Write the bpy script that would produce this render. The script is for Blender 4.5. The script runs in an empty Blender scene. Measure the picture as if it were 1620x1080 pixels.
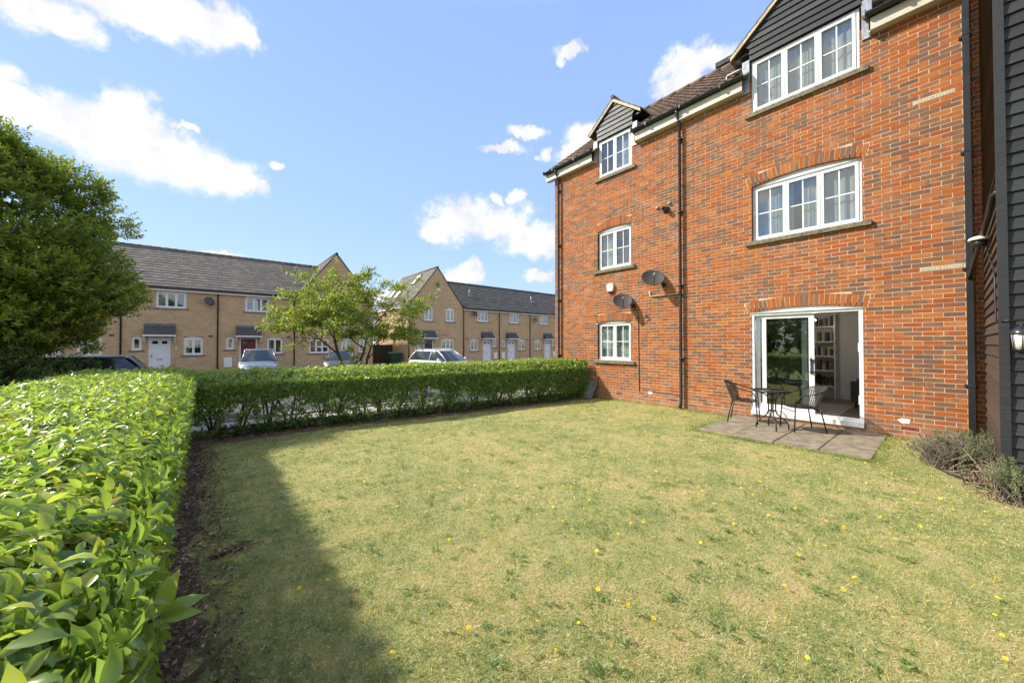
import bpy, math, random
import numpy as np
from mathutils import Vector, Matrix

random.seed(7)
RNG = np.random.default_rng(11)
C = bpy.context.scene.collection
SC = bpy.context.scene

# ------------------------------------------------------------------ camera, sky, sun, exposure
cd = bpy.data.cameras.new('camera')
cam = bpy.data.objects.new('camera', cd)
C.objects.link(cam)
cam.location = (0, 0, 1.6)
cam.rotation_euler = (math.radians(90.8), 0, math.radians(-40))
cd.sensor_width = 36
cd.lens = 582 / 1620 * 36
cd.shift_y = -5.1 / 1620
cd.clip_start = 0.05
cd.clip_end = 2000
SC.camera = cam

SUN_EL = math.radians(39.5)
SUN_AZ = math.radians(-42)          # from +Y towards +X
sd = (math.sin(SUN_AZ) * math.cos(SUN_EL), math.cos(SUN_AZ) * math.cos(SUN_EL), math.sin(SUN_EL))
sl = bpy.data.lights.new('sun', 'SUN')
sl.energy = 2.0
sl.angle = math.radians(2.2)
sl.color = (1.0, 0.94, 0.84)
sun = bpy.data.objects.new('sun', sl)
C.objects.link(sun)
sun.rotation_euler = Vector(sd).to_track_quat('Z', 'Y').to_euler()

SC.view_settings.view_transform = 'Standard'
SC.view_settings.look = 'None'
SC.view_settings.gamma = 1
SC.view_settings.use_curve_mapping = False
EXPO = 1.82
SC.view_settings.exposure = EXPO
SC.cycles.use_denoising = True
SC.cycles.max_bounces = 8
SC.cycles.transparent_max_bounces = 12
SC.cycles.diffuse_bounces = 4
SC.cycles.caustics_reflective = False
SC.cycles.caustics_refractive = False


class NT:
    """small helper to write node trees"""
    def __init__(s, tree):
        s.t = tree
        s.n = tree.nodes
        s.l = tree.links

    def put(s, sock, v):
        if v is None:
            return
        if isinstance(v, bpy.types.NodeSocket):
            s.l.new(v, sock)
        else:
            if hasattr(sock.default_value, '__len__') and not isinstance(v, (int, float)):
                v = tuple(v)
                if len(sock.default_value) == 4 and len(v) == 3:
                    v = v + (1,)
            sock.default_value = v

    def math(s, op, a, b=None, c=None, clamp=False):
        m = s.n.new('ShaderNodeMath')
        m.operation = op
        m.use_clamp = clamp
        s.put(m.inputs[0], a)
        s.put(m.inputs[1], b)
        s.put(m.inputs[2], c)
        return m.outputs[0]

    def vec(s, op, a, b=None):
        m = s.n.new('ShaderNodeVectorMath')
        m.operation = op
        s.put(m.inputs[0], a)
        s.put(m.inputs[1], b)
        return m.outputs['Value'] if op in ('LENGTH', 'DOT_PRODUCT') else m.outputs['Vector']

    def noise(s, vec, scale, detail=3, rough=0.55, dist=0.0, color=False):
        m = s.n.new('ShaderNodeTexNoise')
        s.put(m.inputs['Vector'], vec)
        m.inputs['Scale'].default_value = scale
        m.inputs['Detail'].default_value = detail
        m.inputs['Roughness'].default_value = rough
        m.inputs['Distortion'].default_value = dist
        return m.outputs['Color' if color else 'Fac']

    def ramp(s, fac, stops, interp='LINEAR'):
        m = s.n.new('ShaderNodeValToRGB')
        m.color_ramp.interpolation = interp
        e = m.color_ramp.elements
        while len(e) < len(stops):
            e.new(0.5)
        for i, (p, c) in enumerate(stops):
            e[i].position = p
            e[i].color = tuple(c) + (1,) if len(c) == 3 else c
        s.put(m.inputs[0], fac)
        return m.outputs[0]

    def mix(s, fac, a, b, mode='MIX'):
        m = s.n.new('ShaderNodeMix')
        m.data_type = 'RGBA'
        m.blend_type = mode
        s.put(m.inputs[0], fac)
        s.put(m.inputs[6], a)
        s.put(m.inputs[7], b)
        return m.outputs[2]

    def maprange(s, v, a, b, c=0.0, d=1.0, smooth=False):
        m = s.n.new('ShaderNodeMapRange')
        if smooth:
            m.interpolation_type = 'SMOOTHSTEP'
        s.put(m.inputs[0], v)
        for i, x in enumerate((a, b, c, d)):
            m.inputs[i + 1].default_value = x
        return m.outputs[0]

    def sep(s, v):
        m = s.n.new('ShaderNodeSeparateXYZ')
        s.put(m.inputs[0], v)
        return m.outputs

    def comb(s, x, y, z):
        m = s.n.new('ShaderNodeCombineXYZ')
        s.put(m.inputs[0], x)
        s.put(m.inputs[1], y)
        s.put(m.inputs[2], z)
        return m.outputs[0]

    def pos(s):
        return s.n.new('ShaderNodeNewGeometry').outputs['Position']

    def attr(s, name='rnd'):
        m = s.n.new('ShaderNodeAttribute')
        m.attribute_name = name
        return m.outputs['Fac']

    def bump(s, h, strength=0.3, dist=0.01):
        m = s.n.new('ShaderNodeBump')
        m.inputs['Strength'].default_value = strength
        m.inputs['Distance'].default_value = dist
        s.put(m.inputs['Height'], h)
        return m.outputs[0]


# world: physical sky with cumulus described by direction (azimuth from +Y, elevation, radii, degrees)
world = bpy.data.worlds.new('World')
SC.world = world
world.use_nodes = True
w = NT(world.node_tree)
w.n.clear()
sky = w.n.new('ShaderNodeTexSky')
sky.sky_type = 'NISHITA'
sky.sun_disc = False
sky.sun_elevation = SUN_EL
sky.sun_rotation = SUN_AZ
sky.air_density = 1.0
sky.dust_density = 0.25
sky.ozone_density = 1.6
tc = w.n.new('ShaderNodeTexCoord').outputs['Generated']
d = w.sep(tc)
gain = 1 / (2 ** EXPO)
az = w.math('MULTIPLY', w.math('ARCTAN2', d[0], d[1]), 57.2958)
el = w.math('MULTIPLY', w.math('ARCSINE', d[2]), 57.2958)
ae = w.comb(az, el, 0)
warp = w.vec('SUBTRACT', w.noise(tc, 16, 6, 0.6, color=True), (0.5, 0.5, 0.5))
ae = w.vec('ADD', ae, w.vec('MULTIPLY', warp, (8, 4.6, 0)))
CLOUDS = [(-12.5, 29.2, 4.1, 1.4), (-7.6, 32.1, 5.9, 1.7), (-2.1, 33.9, 6.1, 1.9), (2.7, 34.8, 2.8, 1.8), (4.5, 34.5, 1.5, 1.4),
          (-14.4, 22.1, 2.0, 2.2), (-12.4, 20.5, 3.3, 2.0), (-8.4, 21.2, 3.5, 2.6), (-5.4, 22.9, 2.7, 2.8), (-4.1, 20.3, 6.4, 3.0),
          (0.3, 19.8, 5.0, 2.0), (3.7, 19.8, 2.4, 1.0), (-1.2, 23.7, 1.3, 0.4), (6.9, 22.2, 0.9, 0.6), (32.6, 18.7, 5.8, 2.7),
          (38.0, 18.4, 5.4, 2.5), (43.5, 15.9, 5.9, 2.7), (29.1, 17.0, 3.2, 2.0), (32.6, 10.9, 3.1, 1.8), (30.7, 9.3, 2.3, 1.3),
          (39.0, 27.9, 3.2, 0.7), (42.1, 29.9, 2.4, 0.8), (45.1, 27.1, 1.2, 0.7), (48.6, 38.5, 1.9, 0.7), (47.7, 37.8, 0.8, 0.6),
          (51.3, 28.9, 3.6, 2.0), (49.3, 27.4, 2.1, 1.1), (65.5, 34.3, 3.7, 2.0), (64.7, 32.7, 3.3, 1.6), (68.3, 34.4, 3.1, 1.2),
          (40.8, 21.8, 1.3, 0.9), (37.6, 21.6, 1.2, 0.7), (1.7, 10.8, 2.1, 0.5), (43.9, 10.2, 2.2, 0.9), (21.9, 6.8, 7.1, 0.9),
          (-22, 30, 7, 3), (-24, 21, 7, 3.4), (85, 40, 6, 3)]
acc = None
for a, e, ra, re in CLOUDS:
    v = w.vec('MULTIPLY', w.vec('SUBTRACT', ae, (a, e, 0)), (1 / ra, 1 / re, 0))
    r = w.vec('LENGTH', v)
    acc = r if acc is None else w.math('SMOOTH_MIN', acc, r, 0.25)
fine = w.noise(tc, 34, 8, 0.62)
fld = w.math('ADD', acc, w.math('MULTIPLY', w.math('SUBTRACT', fine, 0.5), 1.15))
mask = w.math('POWER', w.maprange(fld, 1.42, 0.55, 0, 1, True), 1.35)
# unseen broken cumulus overhead and all round behind the viewer, thickened for fill light
away = w.math('MAXIMUM', w.maprange(el, 42, 52, 0, 1, True), w.math('MAXIMUM', w.maprange(az, -20, -32, 0, 1, True), w.maprange(az, 98, 110, 0, 1, True)))
flat = w.vec('DIVIDE', tc, w.comb(w.math('ADD', w.math('ABSOLUTE', d[2]), 0.18), w.math('ADD', w.math('ABSOLUTE', d[2]), 0.18), 1))
gen = w.maprange(w.noise(flat, 1.9, 8, 0.62), 0.44, 0.55, 0, 1, True)
mask = w.math('MAXIMUM', mask, w.math('MULTIPLY', gen, away))
soft = w.noise(tc, 11, 5, 0.6)
ccol = w.ramp(soft, [(0.30, (0.82 * gain, 0.85 * gain, 0.92 * gain)), (0.48, (1.0 * gain, 1.0 * gain, 1.02 * gain)), (0.72, (1.45 * gain, 1.43 * gain, 1.4 * gain))])
bg1 = w.n.new('ShaderNodeBackground')
# the clear sky: physical sky evened out towards the pale summer blue of the day
grad = w.ramp(w.maprange(el, 0, 60), [(0.0, (4.5, 6.2, 9.0)), (0.25, (3.7, 5.4, 9.0)), (0.65, (3.0, 4.6, 8.8)), (1.0, (2.7, 4.2, 8.4))])
g2 = w.mix(1.0, grad, (gain, gain, gain), 'MULTIPLY')
w.put(bg1.inputs[0], w.mix(0.90, sky.outputs[0], g2))
bg1.inputs[1].default_value = 0.12
bg2 = w.n.new('ShaderNodeBackground')
w.put(bg2.inputs[0], ccol)
bg2.inputs[1].default_value = 1.0
ms = w.n.new('ShaderNodeMixShader')
w.put(ms.inputs[0], mask)
w.l.new(bg1.outputs[0], ms.inputs[1])
w.l.new(bg2.outputs[0], ms.inputs[2])
wo = w.n.new('ShaderNodeOutputWorld')
w.l.new(ms.outputs[0], wo.inputs[0])
world.cycles.sampling_method = 'MANUAL'
world.cycles.sample_map_resolution = 512


# ------------------------------------------------------------------ materials
def material(name):
    m = bpy.data.materials.new(name)
    m.use_nodes = True
    n = NT(m.node_tree)
    p = m.node_tree.nodes['Principled BSDF']
    return m, n, p


def simple(name, col, rough=0.6, var=0.12, scale=12, metal=0.0, spec=0.5, bump=0.0, bscale=60):
    m, n, p = material(name)
    ps = n.pos()
    f = n.noise(ps, scale, 4, 0.6)
    lo = tuple(c * (1 - var) for c in col)
    hi = tuple(min(1, c * (1 + var)) for c in col)
    n.put(p.inputs['Base Color'], n.ramp(f, [(0.3, lo), (0.7, hi)]))
    n.put(p.inputs['Roughness'], n.maprange(n.noise(ps, scale * 1.7, 3), 0.3, 0.7, max(0.02, rough - 0.08), min(1, rough + 0.08)))
    p.inputs['Metallic'].default_value = metal
    p.inputs['Specular IOR Level'].default_value = spec
    if bump:
        n.put(p.inputs['Normal'], n.bump(n.noise(ps, bscale, 4), bump, 0.01))
    return m


def leafmat(name, stops, trans=0.4, tcol=(0.30, 0.42, 0.03), rough=0.38, spec=0.5, patch=0.25):
    m, n, p = material(name)
    a = n.attr()
    ps = n.pos()
    f = n.math('ADD', a, n.math('MULTIPLY', n.math('SUBTRACT', n.noise(ps, 1.8, 3), 0.5), patch), clamp=True)
    col = n.ramp(f, stops)
    n.put(p.inputs['Base Color'], col)
    p.inputs['Roughness'].default_value = rough
    p.inputs['Specular IOR Level'].default_value = spec
    t = n.n.new('ShaderNodeBsdfTranslucent')
    n.put(t.inputs[0], n.mix(0.5, tcol, n.mix(1.0, col, (2.2, 2.2, 1.6), 'MULTIPLY')))
    mx = n.n.new('ShaderNodeMixShader')
    mx.inputs[0].default_value = trans
    n.l.new(p.outputs[0], mx.inputs[1])
    n.l.new(t.outputs[0], mx.inputs[2])
    n.l.new(mx.outputs[0], n.n['Material Output'].inputs[0])
    return m


M = {}
# red multi-stock bricks
m, n, p = material('red_brick')
a = n.attr()
ps = n.pos()
fa = n.ramp(n.math('FRACT', n.math('MULTIPLY', a, 17.3)), [(0, (0.39, 0.108, 0.030)), (0.3, (0.45, 0.14, 0.033)), (0.5, (0.32, 0.088, 0.030)), (0.7, (0.47, 0.17, 0.042)), (0.88, (0.38, 0.145, 0.062)), (1, (0.36, 0.098, 0.030))])
fb = n.ramp(n.math('FRACT', n.math('MULTIPLY', a, 41.9)), [(0, (0.155, 0.105, 0.073)), (0.4, (0.205, 0.12, 0.083)), (0.7, (0.12, 0.098, 0.078)), (1, (0.25, 0.13, 0.085))])
nz = n.noise(n.vec('MULTIPLY', ps, (1, 1, 0.3)), 8.5, 2, 0.4)
sel = n.math('ADD', n.math('FRACT', n.math('MULTIPLY', a, 7.7)), n.math('MULTIPLY', n.math('SUBTRACT', nz, 0.5), 1.25))
big = n.noise(ps, 0.9, 3)
sel = n.math('ADD', sel, n.math('MULTIPLY', n.math('SUBTRACT', big, 0.5), 0.35))
gm = n.maprange(sel, 0.54, 0.70, 0, 0.78)
col = n.mix(gm, fa, fb)
col = n.mix(n.maprange(n.noise(ps, 90, 4, 0.7), 0.35, 0.75, 0.0, 0.42), col, n.mix(1.0, col, (0.55, 0.5, 0.5), 'MULTIPLY'))
z = n.sep(ps)[2]
low = n.math('MULTIPLY', n.maprange(z, 0.42, 0.0, 0, 1), n.maprange(n.noise(ps, 5, 4), 0.35, 0.65, 0, 0.75))
col = n.mix(low, col, (0.40, 0.27, 0.19))
blo = n.math('MULTIPLY', n.maprange(n.noise(ps, 1.7, 5, 0.7), 0.56, 0.72, 0, 0.28), 1.0)
col = n.mix(blo, col, (0.52, 0.36, 0.27))
n.put(p.inputs['Base Color'], col)
p.inputs['Roughness'].default_value = 0.88
p.inputs['Specular IOR Level'].default_value = 0.25
n.put(p.inputs['Normal'], n.bump(n.noise(ps, 120, 5, 0.7), 0.5, 0.006))
M['brick'] = m

m, n, p = material('mortar')
ps = n.pos()
n.put(p.inputs['Base Color'], n.ramp(n.noise(ps, 9, 6, 0.7), [(0.3, (0.50, 0.38, 0.25)), (0.55, (0.66, 0.52, 0.35)), (0.75, (0.76, 0.62, 0.44))]))
p.inputs['Roughness'].default_value = 0.95
n.put(p.inputs['Normal'], n.bump(n.noise(ps, 150, 4), 0.5, 0.004))
M['mortar'] = m


def facebrick(name, c1, c2, mort):
    m, n, p = material(name)
    s = n.sep(n.pos())
    uv = n.comb(n.math('ADD', s[0], s[1]), s[2], 0)
    b = n.n.new('ShaderNodeTexBrick')
    b.offset = 0.5
    n.put(b.inputs['Vector'], uv)
    n.put(b.inputs['Color1'], c1)
    n.put(b.inputs['Color2'], c2)
    n.put(b.inputs['Mortar'], mort)
    b.inputs['Scale'].default_value = 1
    b.inputs['Mortar Size'].default_value = 0.006
    b.inputs['Brick Width'].default_value = 0.225
    b.inputs['Row Height'].default_value = 0.075
    ps = n.pos()
    c = n.mix(n.maprange(n.noise(ps, 1.3, 5, 0.7), 0.3, 0.7, 0, 0.35), b.outputs[0], n.mix(1.0, b.outputs[0], (0.62, 0.58, 0.55), 'MULTIPLY'))
    c = n.mix(n.maprange(n.noise(ps, 14, 4, 0.7), 0.35, 0.7, 0, 0.4), c, n.mix(1.0, c, (1.4, 1.35, 1.25), 'MULTIPLY'))
    n.put(p.inputs['Base Color'], c)
    p.inputs['Roughness'].default_value = 0.9
    n.put(p.inputs['Normal'], n.bump(b.outputs['Fac'], -0.4, 0.01))
    return m


M['tanbrick'] = facebrick('buff_brick', (0.56, 0.39, 0.22), (0.43, 0.29, 0.165), (0.54, 0.43, 0.29))
M['redwall'] = facebrick('red_brick_wall', (0.42, 0.12, 0.05), (0.28, 0.12, 0.07), (0.55, 0.43, 0.30))


def tilemat(name, stops, moss=(0.12, 0.11, 0.06), mossamt=0.35):
    m, n, p = material(name)
    ps = n.pos()
    c = n.ramp(n.attr(), stops)
    c = n.mix(n.maprange(n.noise(ps, 2.2, 6, 0.7), 0.45, 0.7, 0, mossamt), c, moss)
    c = n.mix(n.maprange(n.noise(ps, 25, 4, 0.7), 0.4, 0.7, 0, 0.3), c, n.mix(1.0, c, (1.5, 1.5, 1.5), 'MULTIPLY'))
    n.put(p.inputs['Base Color'], c)
    p.inputs['Roughness'].default_value = 0.85
    n.put(p.inputs['Normal'], n.bump(n.noise(ps, 60, 4), 0.4, 0.01))
    return m


M['browntile'] = tilemat('brown_roof_tile', [(0, (0.09, 0.055, 0.035)), (0.5, (0.13, 0.08, 0.05)), (1, (0.18, 0.115, 0.075))], (0.2, 0.15, 0.09), 0.3)
M['greytile'] = tilemat('grey_roof_tile', [(0, (0.105, 0.09, 0.077)), (0.5, (0.14, 0.12, 0.10)), (1, (0.18, 0.155, 0.13))], (0.18, 0.145, 0.10), 0.35)
M['darktile'] = tilemat('dark_roof_tile', [(0, (0.045, 0.043, 0.043)), (0.5, (0.065, 0.062, 0.06)), (1, (0.09, 0.085, 0.08))], (0.10, 0.09, 0.06), 0.4)
M['white'] = simple('white_upvc', (0.78, 0.79, 0.79), 0.28, 0.05, 5)
M['cream'] = simple('cream_fascia', (0.62, 0.58, 0.47), 0.45, 0.12, 4)
M['barge'] = simple('weathered_barge_board', (0.52, 0.44, 0.28), 0.7, 0.25, 9, bump=0.3)
M['blackplastic'] = simple('black_plastic', (0.022, 0.023, 0.026), 0.32, 0.3, 3)
M['pipe'] = simple('black_pipe', (0.02, 0.022, 0.025), 0.38, 0.25, 3)
M['lead'] = simple('lead_flashing', (0.30, 0.33, 0.37), 0.5, 0.3, 14, metal=0.3, bump=0.4, bscale=25)
M['canopylead'] = simple('canopy_lead', (0.11, 0.13, 0.16), 0.55, 0.25, 8)
M['stone'] = simple('weathered_stone_sill', (0.20, 0.17, 0.11), 0.92, 0.45, 16, bump=0.7, bscale=45)
M['housesill'] = simple('house_sill', (0.20, 0.17, 0.13), 0.9, 0.25, 8)
M['darkinside'] = simple('room_dark', (0.10, 0.10, 0.10), 0.9, 0.2, 1)
M['roomwall'] = simple('room_wall', (0.82, 0.81, 0.79), 0.9, 0.03, 1)
M['roomfloor'] = simple('room_floor', (0.22, 0.17, 0.13), 0.5, 0.2, 6)
M['rug'] = simple('rug', (0.42, 0.37, 0.35), 0.95, 0.12, 30)
M['curtain'] = simple('net_curtain', (0.50, 0.51, 0.51), 0.9, 0.1, 2)
M['blind'] = simple('white_blind', (0.78, 0.80, 0.79), 0.6, 0.05, 2)
M['greycloth'] = simple('grey_cloth', (0.08, 0.085, 0.09), 0.95, 0.15, 30)
M['ventcream'] = simple('cream_vent', (0.50, 0.45, 0.32), 0.7, 0.08, 20)
M['terracotta'] = simple('terracotta', (0.24, 0.06, 0.035), 0.8, 0.3, 20)
M['whitepatch'] = simple('white_filler', (0.72, 0.70, 0.66), 0.9, 0.1, 20)
M['slab'] = simple('paving_slab', (0.25, 0.205, 0.145), 0.95, 0.38, 7, bump=0.5, bscale=70)
M['slab2'] = simple('grey_slab', (0.17, 0.18, 0.15), 0.95, 0.5, 12, bump=0.6, bscale=50)
M['asphalt'] = simple('asphalt', (0.062, 0.060, 0.058), 0.9, 0.2, 5, bump=0.5, bscale=150)
M['concrete'] = simple('concrete_paving', (0.36, 0.33, 0.29), 0.9, 0.15, 3, bump=0.3)
M['blockpave'] = facebrick('block_paving', (0.30, 0.24, 0.19), (0.24, 0.20, 0.17), (0.16, 0.14, 0.12))
M['bark'] = simple('bark', (0.075, 0.055, 0.038), 0.95, 0.45, 22, bump=0.9, bscale=35)
M['woody'] = simple('woody_stem', (0.13, 0.095, 0.065), 0.95, 0.4, 22)
M['twig'] = simple('dry_twig', (0.24, 0.17, 0.11), 0.95, 0.4, 22)
M['lavstem'] = simple('lavender_stem', (0.24, 0.20, 0.155), 0.95, 0.35, 22)
M['seed'] = simple('seed_head', (0.09, 0.07, 0.06), 0.95, 0.3, 30)
M['fence'] = simple('dark_stained_wood', (0.035, 0.025, 0.02), 0.7, 0.3, 8)
M['doorwhite'] = simple('white_door', (0.74, 0.76, 0.80), 0.35, 0.04, 4)
M['doorred'] = simple('dark_red_door', (0.16, 0.018, 0.022), 0.35, 0.1, 4)
M['doornavy'] = simple('navy_door', (0.02, 0.026, 0.045), 0.35, 0.1, 4)
M['chrome'] = simple('steel', (0.6, 0.6, 0.6), 0.25, 0.05, 8, metal=0.9)
M['brass'] = simple('brass', (0.55, 0.40, 0.12), 0.3, 0.05, 8, metal=0.9)
M['green'] = simple('green_plastic', (0.012, 0.06, 0.035), 0.5, 0.1, 4)
M['rubber'] = simple('rubber', (0.02, 0.02, 0.02), 0.8, 0.1, 20)
M['alarm'] = simple('alarm_box', (0.68, 0.66, 0.58), 0.4, 0.08, 20)
M['chairmetal'] = simple('dark_tube_metal', (0.028, 0.024, 0.022), 0.35, 0.2, 9, metal=0.3)
M['carglass'] = simple('car_glass', (0.015, 0.02, 0.022), 0.04, 0.1, 1, spec=0.9)
M['opaqueglobe'] = simple('opal_lamp_glass', (0.80, 0.78, 0.68), 0.3, 0.03, 8)
M['taillight'] = simple('tail_light', (0.45, 0.012, 0.012), 0.2, 0.05, 8)
M['headlight'] = simple('headlight_glass', (0.55, 0.57, 0.6), 0.08, 0.05, 8, spec=0.9)
M['plate'] = simple('number_plate', (0.75, 0.75, 0.7), 0.4, 0.03, 8)
M['petal'] = simple('yellow_petal', (0.72, 0.56, 0.015), 0.6, 0.12, 80)


def carpaint(name, col, metal=0.3):
    m = simple(name, col, 0.3, 0.04, 3, metal=metal)
    p = m.node_tree.nodes['Principled BSDF']
    p.inputs['Coat Weight'].default_value = 0.6
    p.inputs['Coat Roughness'].default_value = 0.05
    return m


M['carsilver'] = carpaint('silver_blue_paint', (0.30, 0.34, 0.39), 0.7)
M['carblack'] = carpaint('black_paint', (0.014, 0.015, 0.02), 0.2)
M['carwhite'] = carpaint('white_paint', (0.74, 0.74, 0.73), 0.0)
M['cargrey'] = carpaint('grey_paint', (0.13, 0.135, 0.14), 0.5)

# weatherboarding, black painted, with long grain
def board(name, c0, c1, rough=0.5):
    m, n, p = material(name)
    ps = n.pos()
    g = n.noise(n.vec('MULTIPLY', ps, (1.2, 1.2, 26)), 3.2, 6, 0.75, 0.4)
    k = n.noise(ps, 3, 3)
    f = n.math('ADD', n.math('MULTIPLY', g, 0.6), n.math('ADD', n.math('MULTIPLY', n.attr(), 0.3), n.math('MULTIPLY', k, 0.2)))
    n.put(p.inputs['Base Color'], n.ramp(f, [(0.3, c0), (0.75, c1)]))
    n.put(p.inputs['Roughness'], n.maprange(g, 0.3, 0.7, rough - 0.1, rough + 0.15))
    n.put(p.inputs['Normal'], n.bump(g, 0.55, 0.01))
    return m


M['blackboard'] = board('black_weatherboard', (0.008, 0.009, 0.0105), (0.030, 0.032, 0.036))
M['brownboard'] = board('brown_weatherboard', (0.030, 0.020, 0.015), (0.085, 0.053, 0.038), 0.7)
M['gableboard'] = board('charcoal_weatherboard', (0.010, 0.011, 0.013), (0.045, 0.047, 0.052))

# window glass: thin pane, fresnel reflection over clear transmission
def glassmat(name, tint=(0.86, 0.9, 0.89), boost=0.0, k=1.0):
    m, n, p = material(name)
    n.n.remove(p)
    tr = n.n.new('ShaderNodeBsdfTransparent')
    n.put(tr.inputs[0], tint)
    gl = n.n.new('ShaderNodeBsdfGlossy')
    gl.inputs['Roughness'].default_value = 0.015
    bn = n.bump(n.noise(n.pos(), 1.4, 2), 0.06, 0.05)
    n.put(gl.inputs['Normal'], bn)
    ge = n.n.new('ShaderNodeNewGeometry')       # Schlick reflectance, the same from either side of the pane
    c_ = n.math('ABSOLUTE', n.vec('DOT_PRODUCT', ge.outputs['Normal'], ge.outputs['Incoming']))
    f5 = n.math('POWER', n.math('SUBTRACT', 1.0, c_, clamp=True), 5.0)
    f = n.math('ADD', n.math('MULTIPLY', f5, 0.95), 0.045 * k + boost, clamp=True)
    mx = n.n.new('ShaderNodeMixShader')
    n.put(mx.inputs[0], f)
    n.l.new(tr.outputs[0], mx.inputs[1])
    n.l.new(gl.outputs[0], mx.inputs[2])
    n.l.new(mx.outputs[0], n.n['Material Output'].inputs[0])
    return m


M['glass'] = glassmat('window_glass', boost=0.12)
M['doorglass'] = glassmat('patio_door_glass', (0.60, 0.66, 0.64), boost=0.13)

# satellite dish: dark perforated mesh look
m, n, p = material('dish_mesh')
v = n.n.new('ShaderNodeTexVoronoi')
v.inputs['Scale'].default_value = 160
n.put(v.inputs['Vector'], n.pos())
n.put(p.inputs['Base Color'], n.ramp(v.outputs['Distance'], [(0.2, (0.03, 0.03, 0.032)), (0.6, (0.085, 0.08, 0.075))]))
p.inputs['Roughness'].default_value = 0.55
M['dish'] = m

# woven rattan: strands in relief
m, n, p = material('black_rattan')
ps = n.pos()
wv = n.n.new('ShaderNodeTexWave')
wv.inputs['Scale'].default_value = 28
wv.bands_direction = 'DIAGONAL'
n.put(wv.inputs['Vector'], ps)
n.put(p.inputs['Base Color'], n.ramp(wv.outputs['Fac'], [(0.2, (0.018, 0.014, 0.012)), (0.8, (0.10, 0.085, 0.075))]))
p.inputs['Roughness'].default_value = 0.5
n.put(p.inputs['Normal'], n.bump(wv.outputs['Fac'], 0.5, 0.004))
M['rattan'] = m

# lawn ground and blades
def lawncolor(n, a):
    ps = n.pos()
    s = n.sep(ps)
    p1 = n.noise(ps, 0.75, 4, 0.6)
    p2 = n.noise(ps, 3.6, 4, 0.65)
    p3 = n.noise(ps, 14, 3, 0.6)
    side = n.maprange(n.math('ADD', s[0], n.math('MULTIPLY', n.math('SUBTRACT', p2, 0.5), 1.2)), 1.5, 0.2, 0, 0.12, True)
    back = n.maprange(s[1], 6.0, 7.8, 0, 0.12, True)
    g = n.math('ADD', n.math('MULTIPLY', p1, 0.80), n.math('MULTIPLY', p2, 0.95))
    g = n.math('ADD', g, n.math('MULTIPLY', p3, 0.62))
    g = n.math('ADD', n.math('SUBTRACT', g, 0.14), n.math('ADD', side, back))
    g = n.math('ADD', g, n.math('MULTIPLY', a, 0.50))
    return n.ramp(n.math('MULTIPLY', g, 0.62), [(0.41, (0.30, 0.165, 0.08)), (0.50, (0.62, 0.43, 0.23)), (0.64, (0.68, 0.56, 0.26)), (0.76, (0.50, 0.49, 0.17)), (0.87, (0.33, 0.39, 0.11)), (1.0, (0.20, 0.28, 0.07))])


m, n, p = material('lawn_ground')
nz = n.noise(n.pos(), 60, 4, 0.7)
lc = lawncolor(n, nz)
n.put(p.inputs['Base Color'], n.mix(0.45, lc, n.ramp(nz, [(0.3, (0.13, 0.10, 0.055)), (0.7, (0.42, 0.34, 0.19))])))
p.inputs['Roughness'].default_value = 0.95
n.put(p.inputs['Normal'], n.bump(n.noise(n.pos(), 90, 5, 0.7), 0.9, 0.02))
M['lawn'] = m
m, n, p = material('grass_blades')
col = lawncolor(n, n.attr())
n.put(p.inputs['Base Color'], col)
p.inputs['Roughness'].default_value = 0.6
t = n.n.new('ShaderNodeBsdfTranslucent')
n.put(t.inputs[0], n.mix(1.0, col, (1.3, 1.3, 1.0), 'MULTIPLY'))
mx = n.n.new('ShaderNodeMixShader')
mx.inputs[0].default_value = 0.4
n.l.new(p.outputs[0], mx.inputs[1])
n.l.new(t.outputs[0], mx.inputs[2])
n.l.new(mx.outputs[0], n.n['Material Output'].inputs[0])
M['grass'] = m
M['weed'] = leafmat('weed_leaf', [(0, (0.10, 0.17, 0.04)), (0.6, (0.17, 0.26, 0.07)), (1, (0.27, 0.36, 0.14))], 0.35)

m, n, p = material('dry_straw')
n.put(p.inputs['Base Color'], n.ramp(n.attr(), [(0, (0.30, 0.19, 0.10)), (0.35, (0.52, 0.40, 0.25)), (1, (0.70, 0.60, 0.40))]))
p.inputs['Roughness'].default_value = 0.8
M['straw'] = m
m, n, p = material('mulch')
nz = n.noise(n.pos(), 40, 6, 0.75)
n.put(p.inputs['Base Color'], n.ramp(nz, [(0.3, (0.045, 0.03, 0.022)), (0.5, (0.13, 0.085, 0.058)), (0.7, (0.28, 0.20, 0.14))]))
p.inputs['Roughness'].default_value = 1
n.put(p.inputs['Normal'], n.bump(nz, 1.0, 0.03))
M['mulch'] = m
m, n, p = material('dead_leaf')
n.put(p.inputs['Base Color'], n.ramp(n.attr(), [(0, (0.05, 0.03, 0.02)), (0.5, (0.14, 0.08, 0.05)), (0.85, (0.26, 0.17, 0.10)), (1, (0.42, 0.34, 0.26))]))
p.inputs['Roughness'].default_value = 0.9
M['deadleaf'] = m

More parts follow.
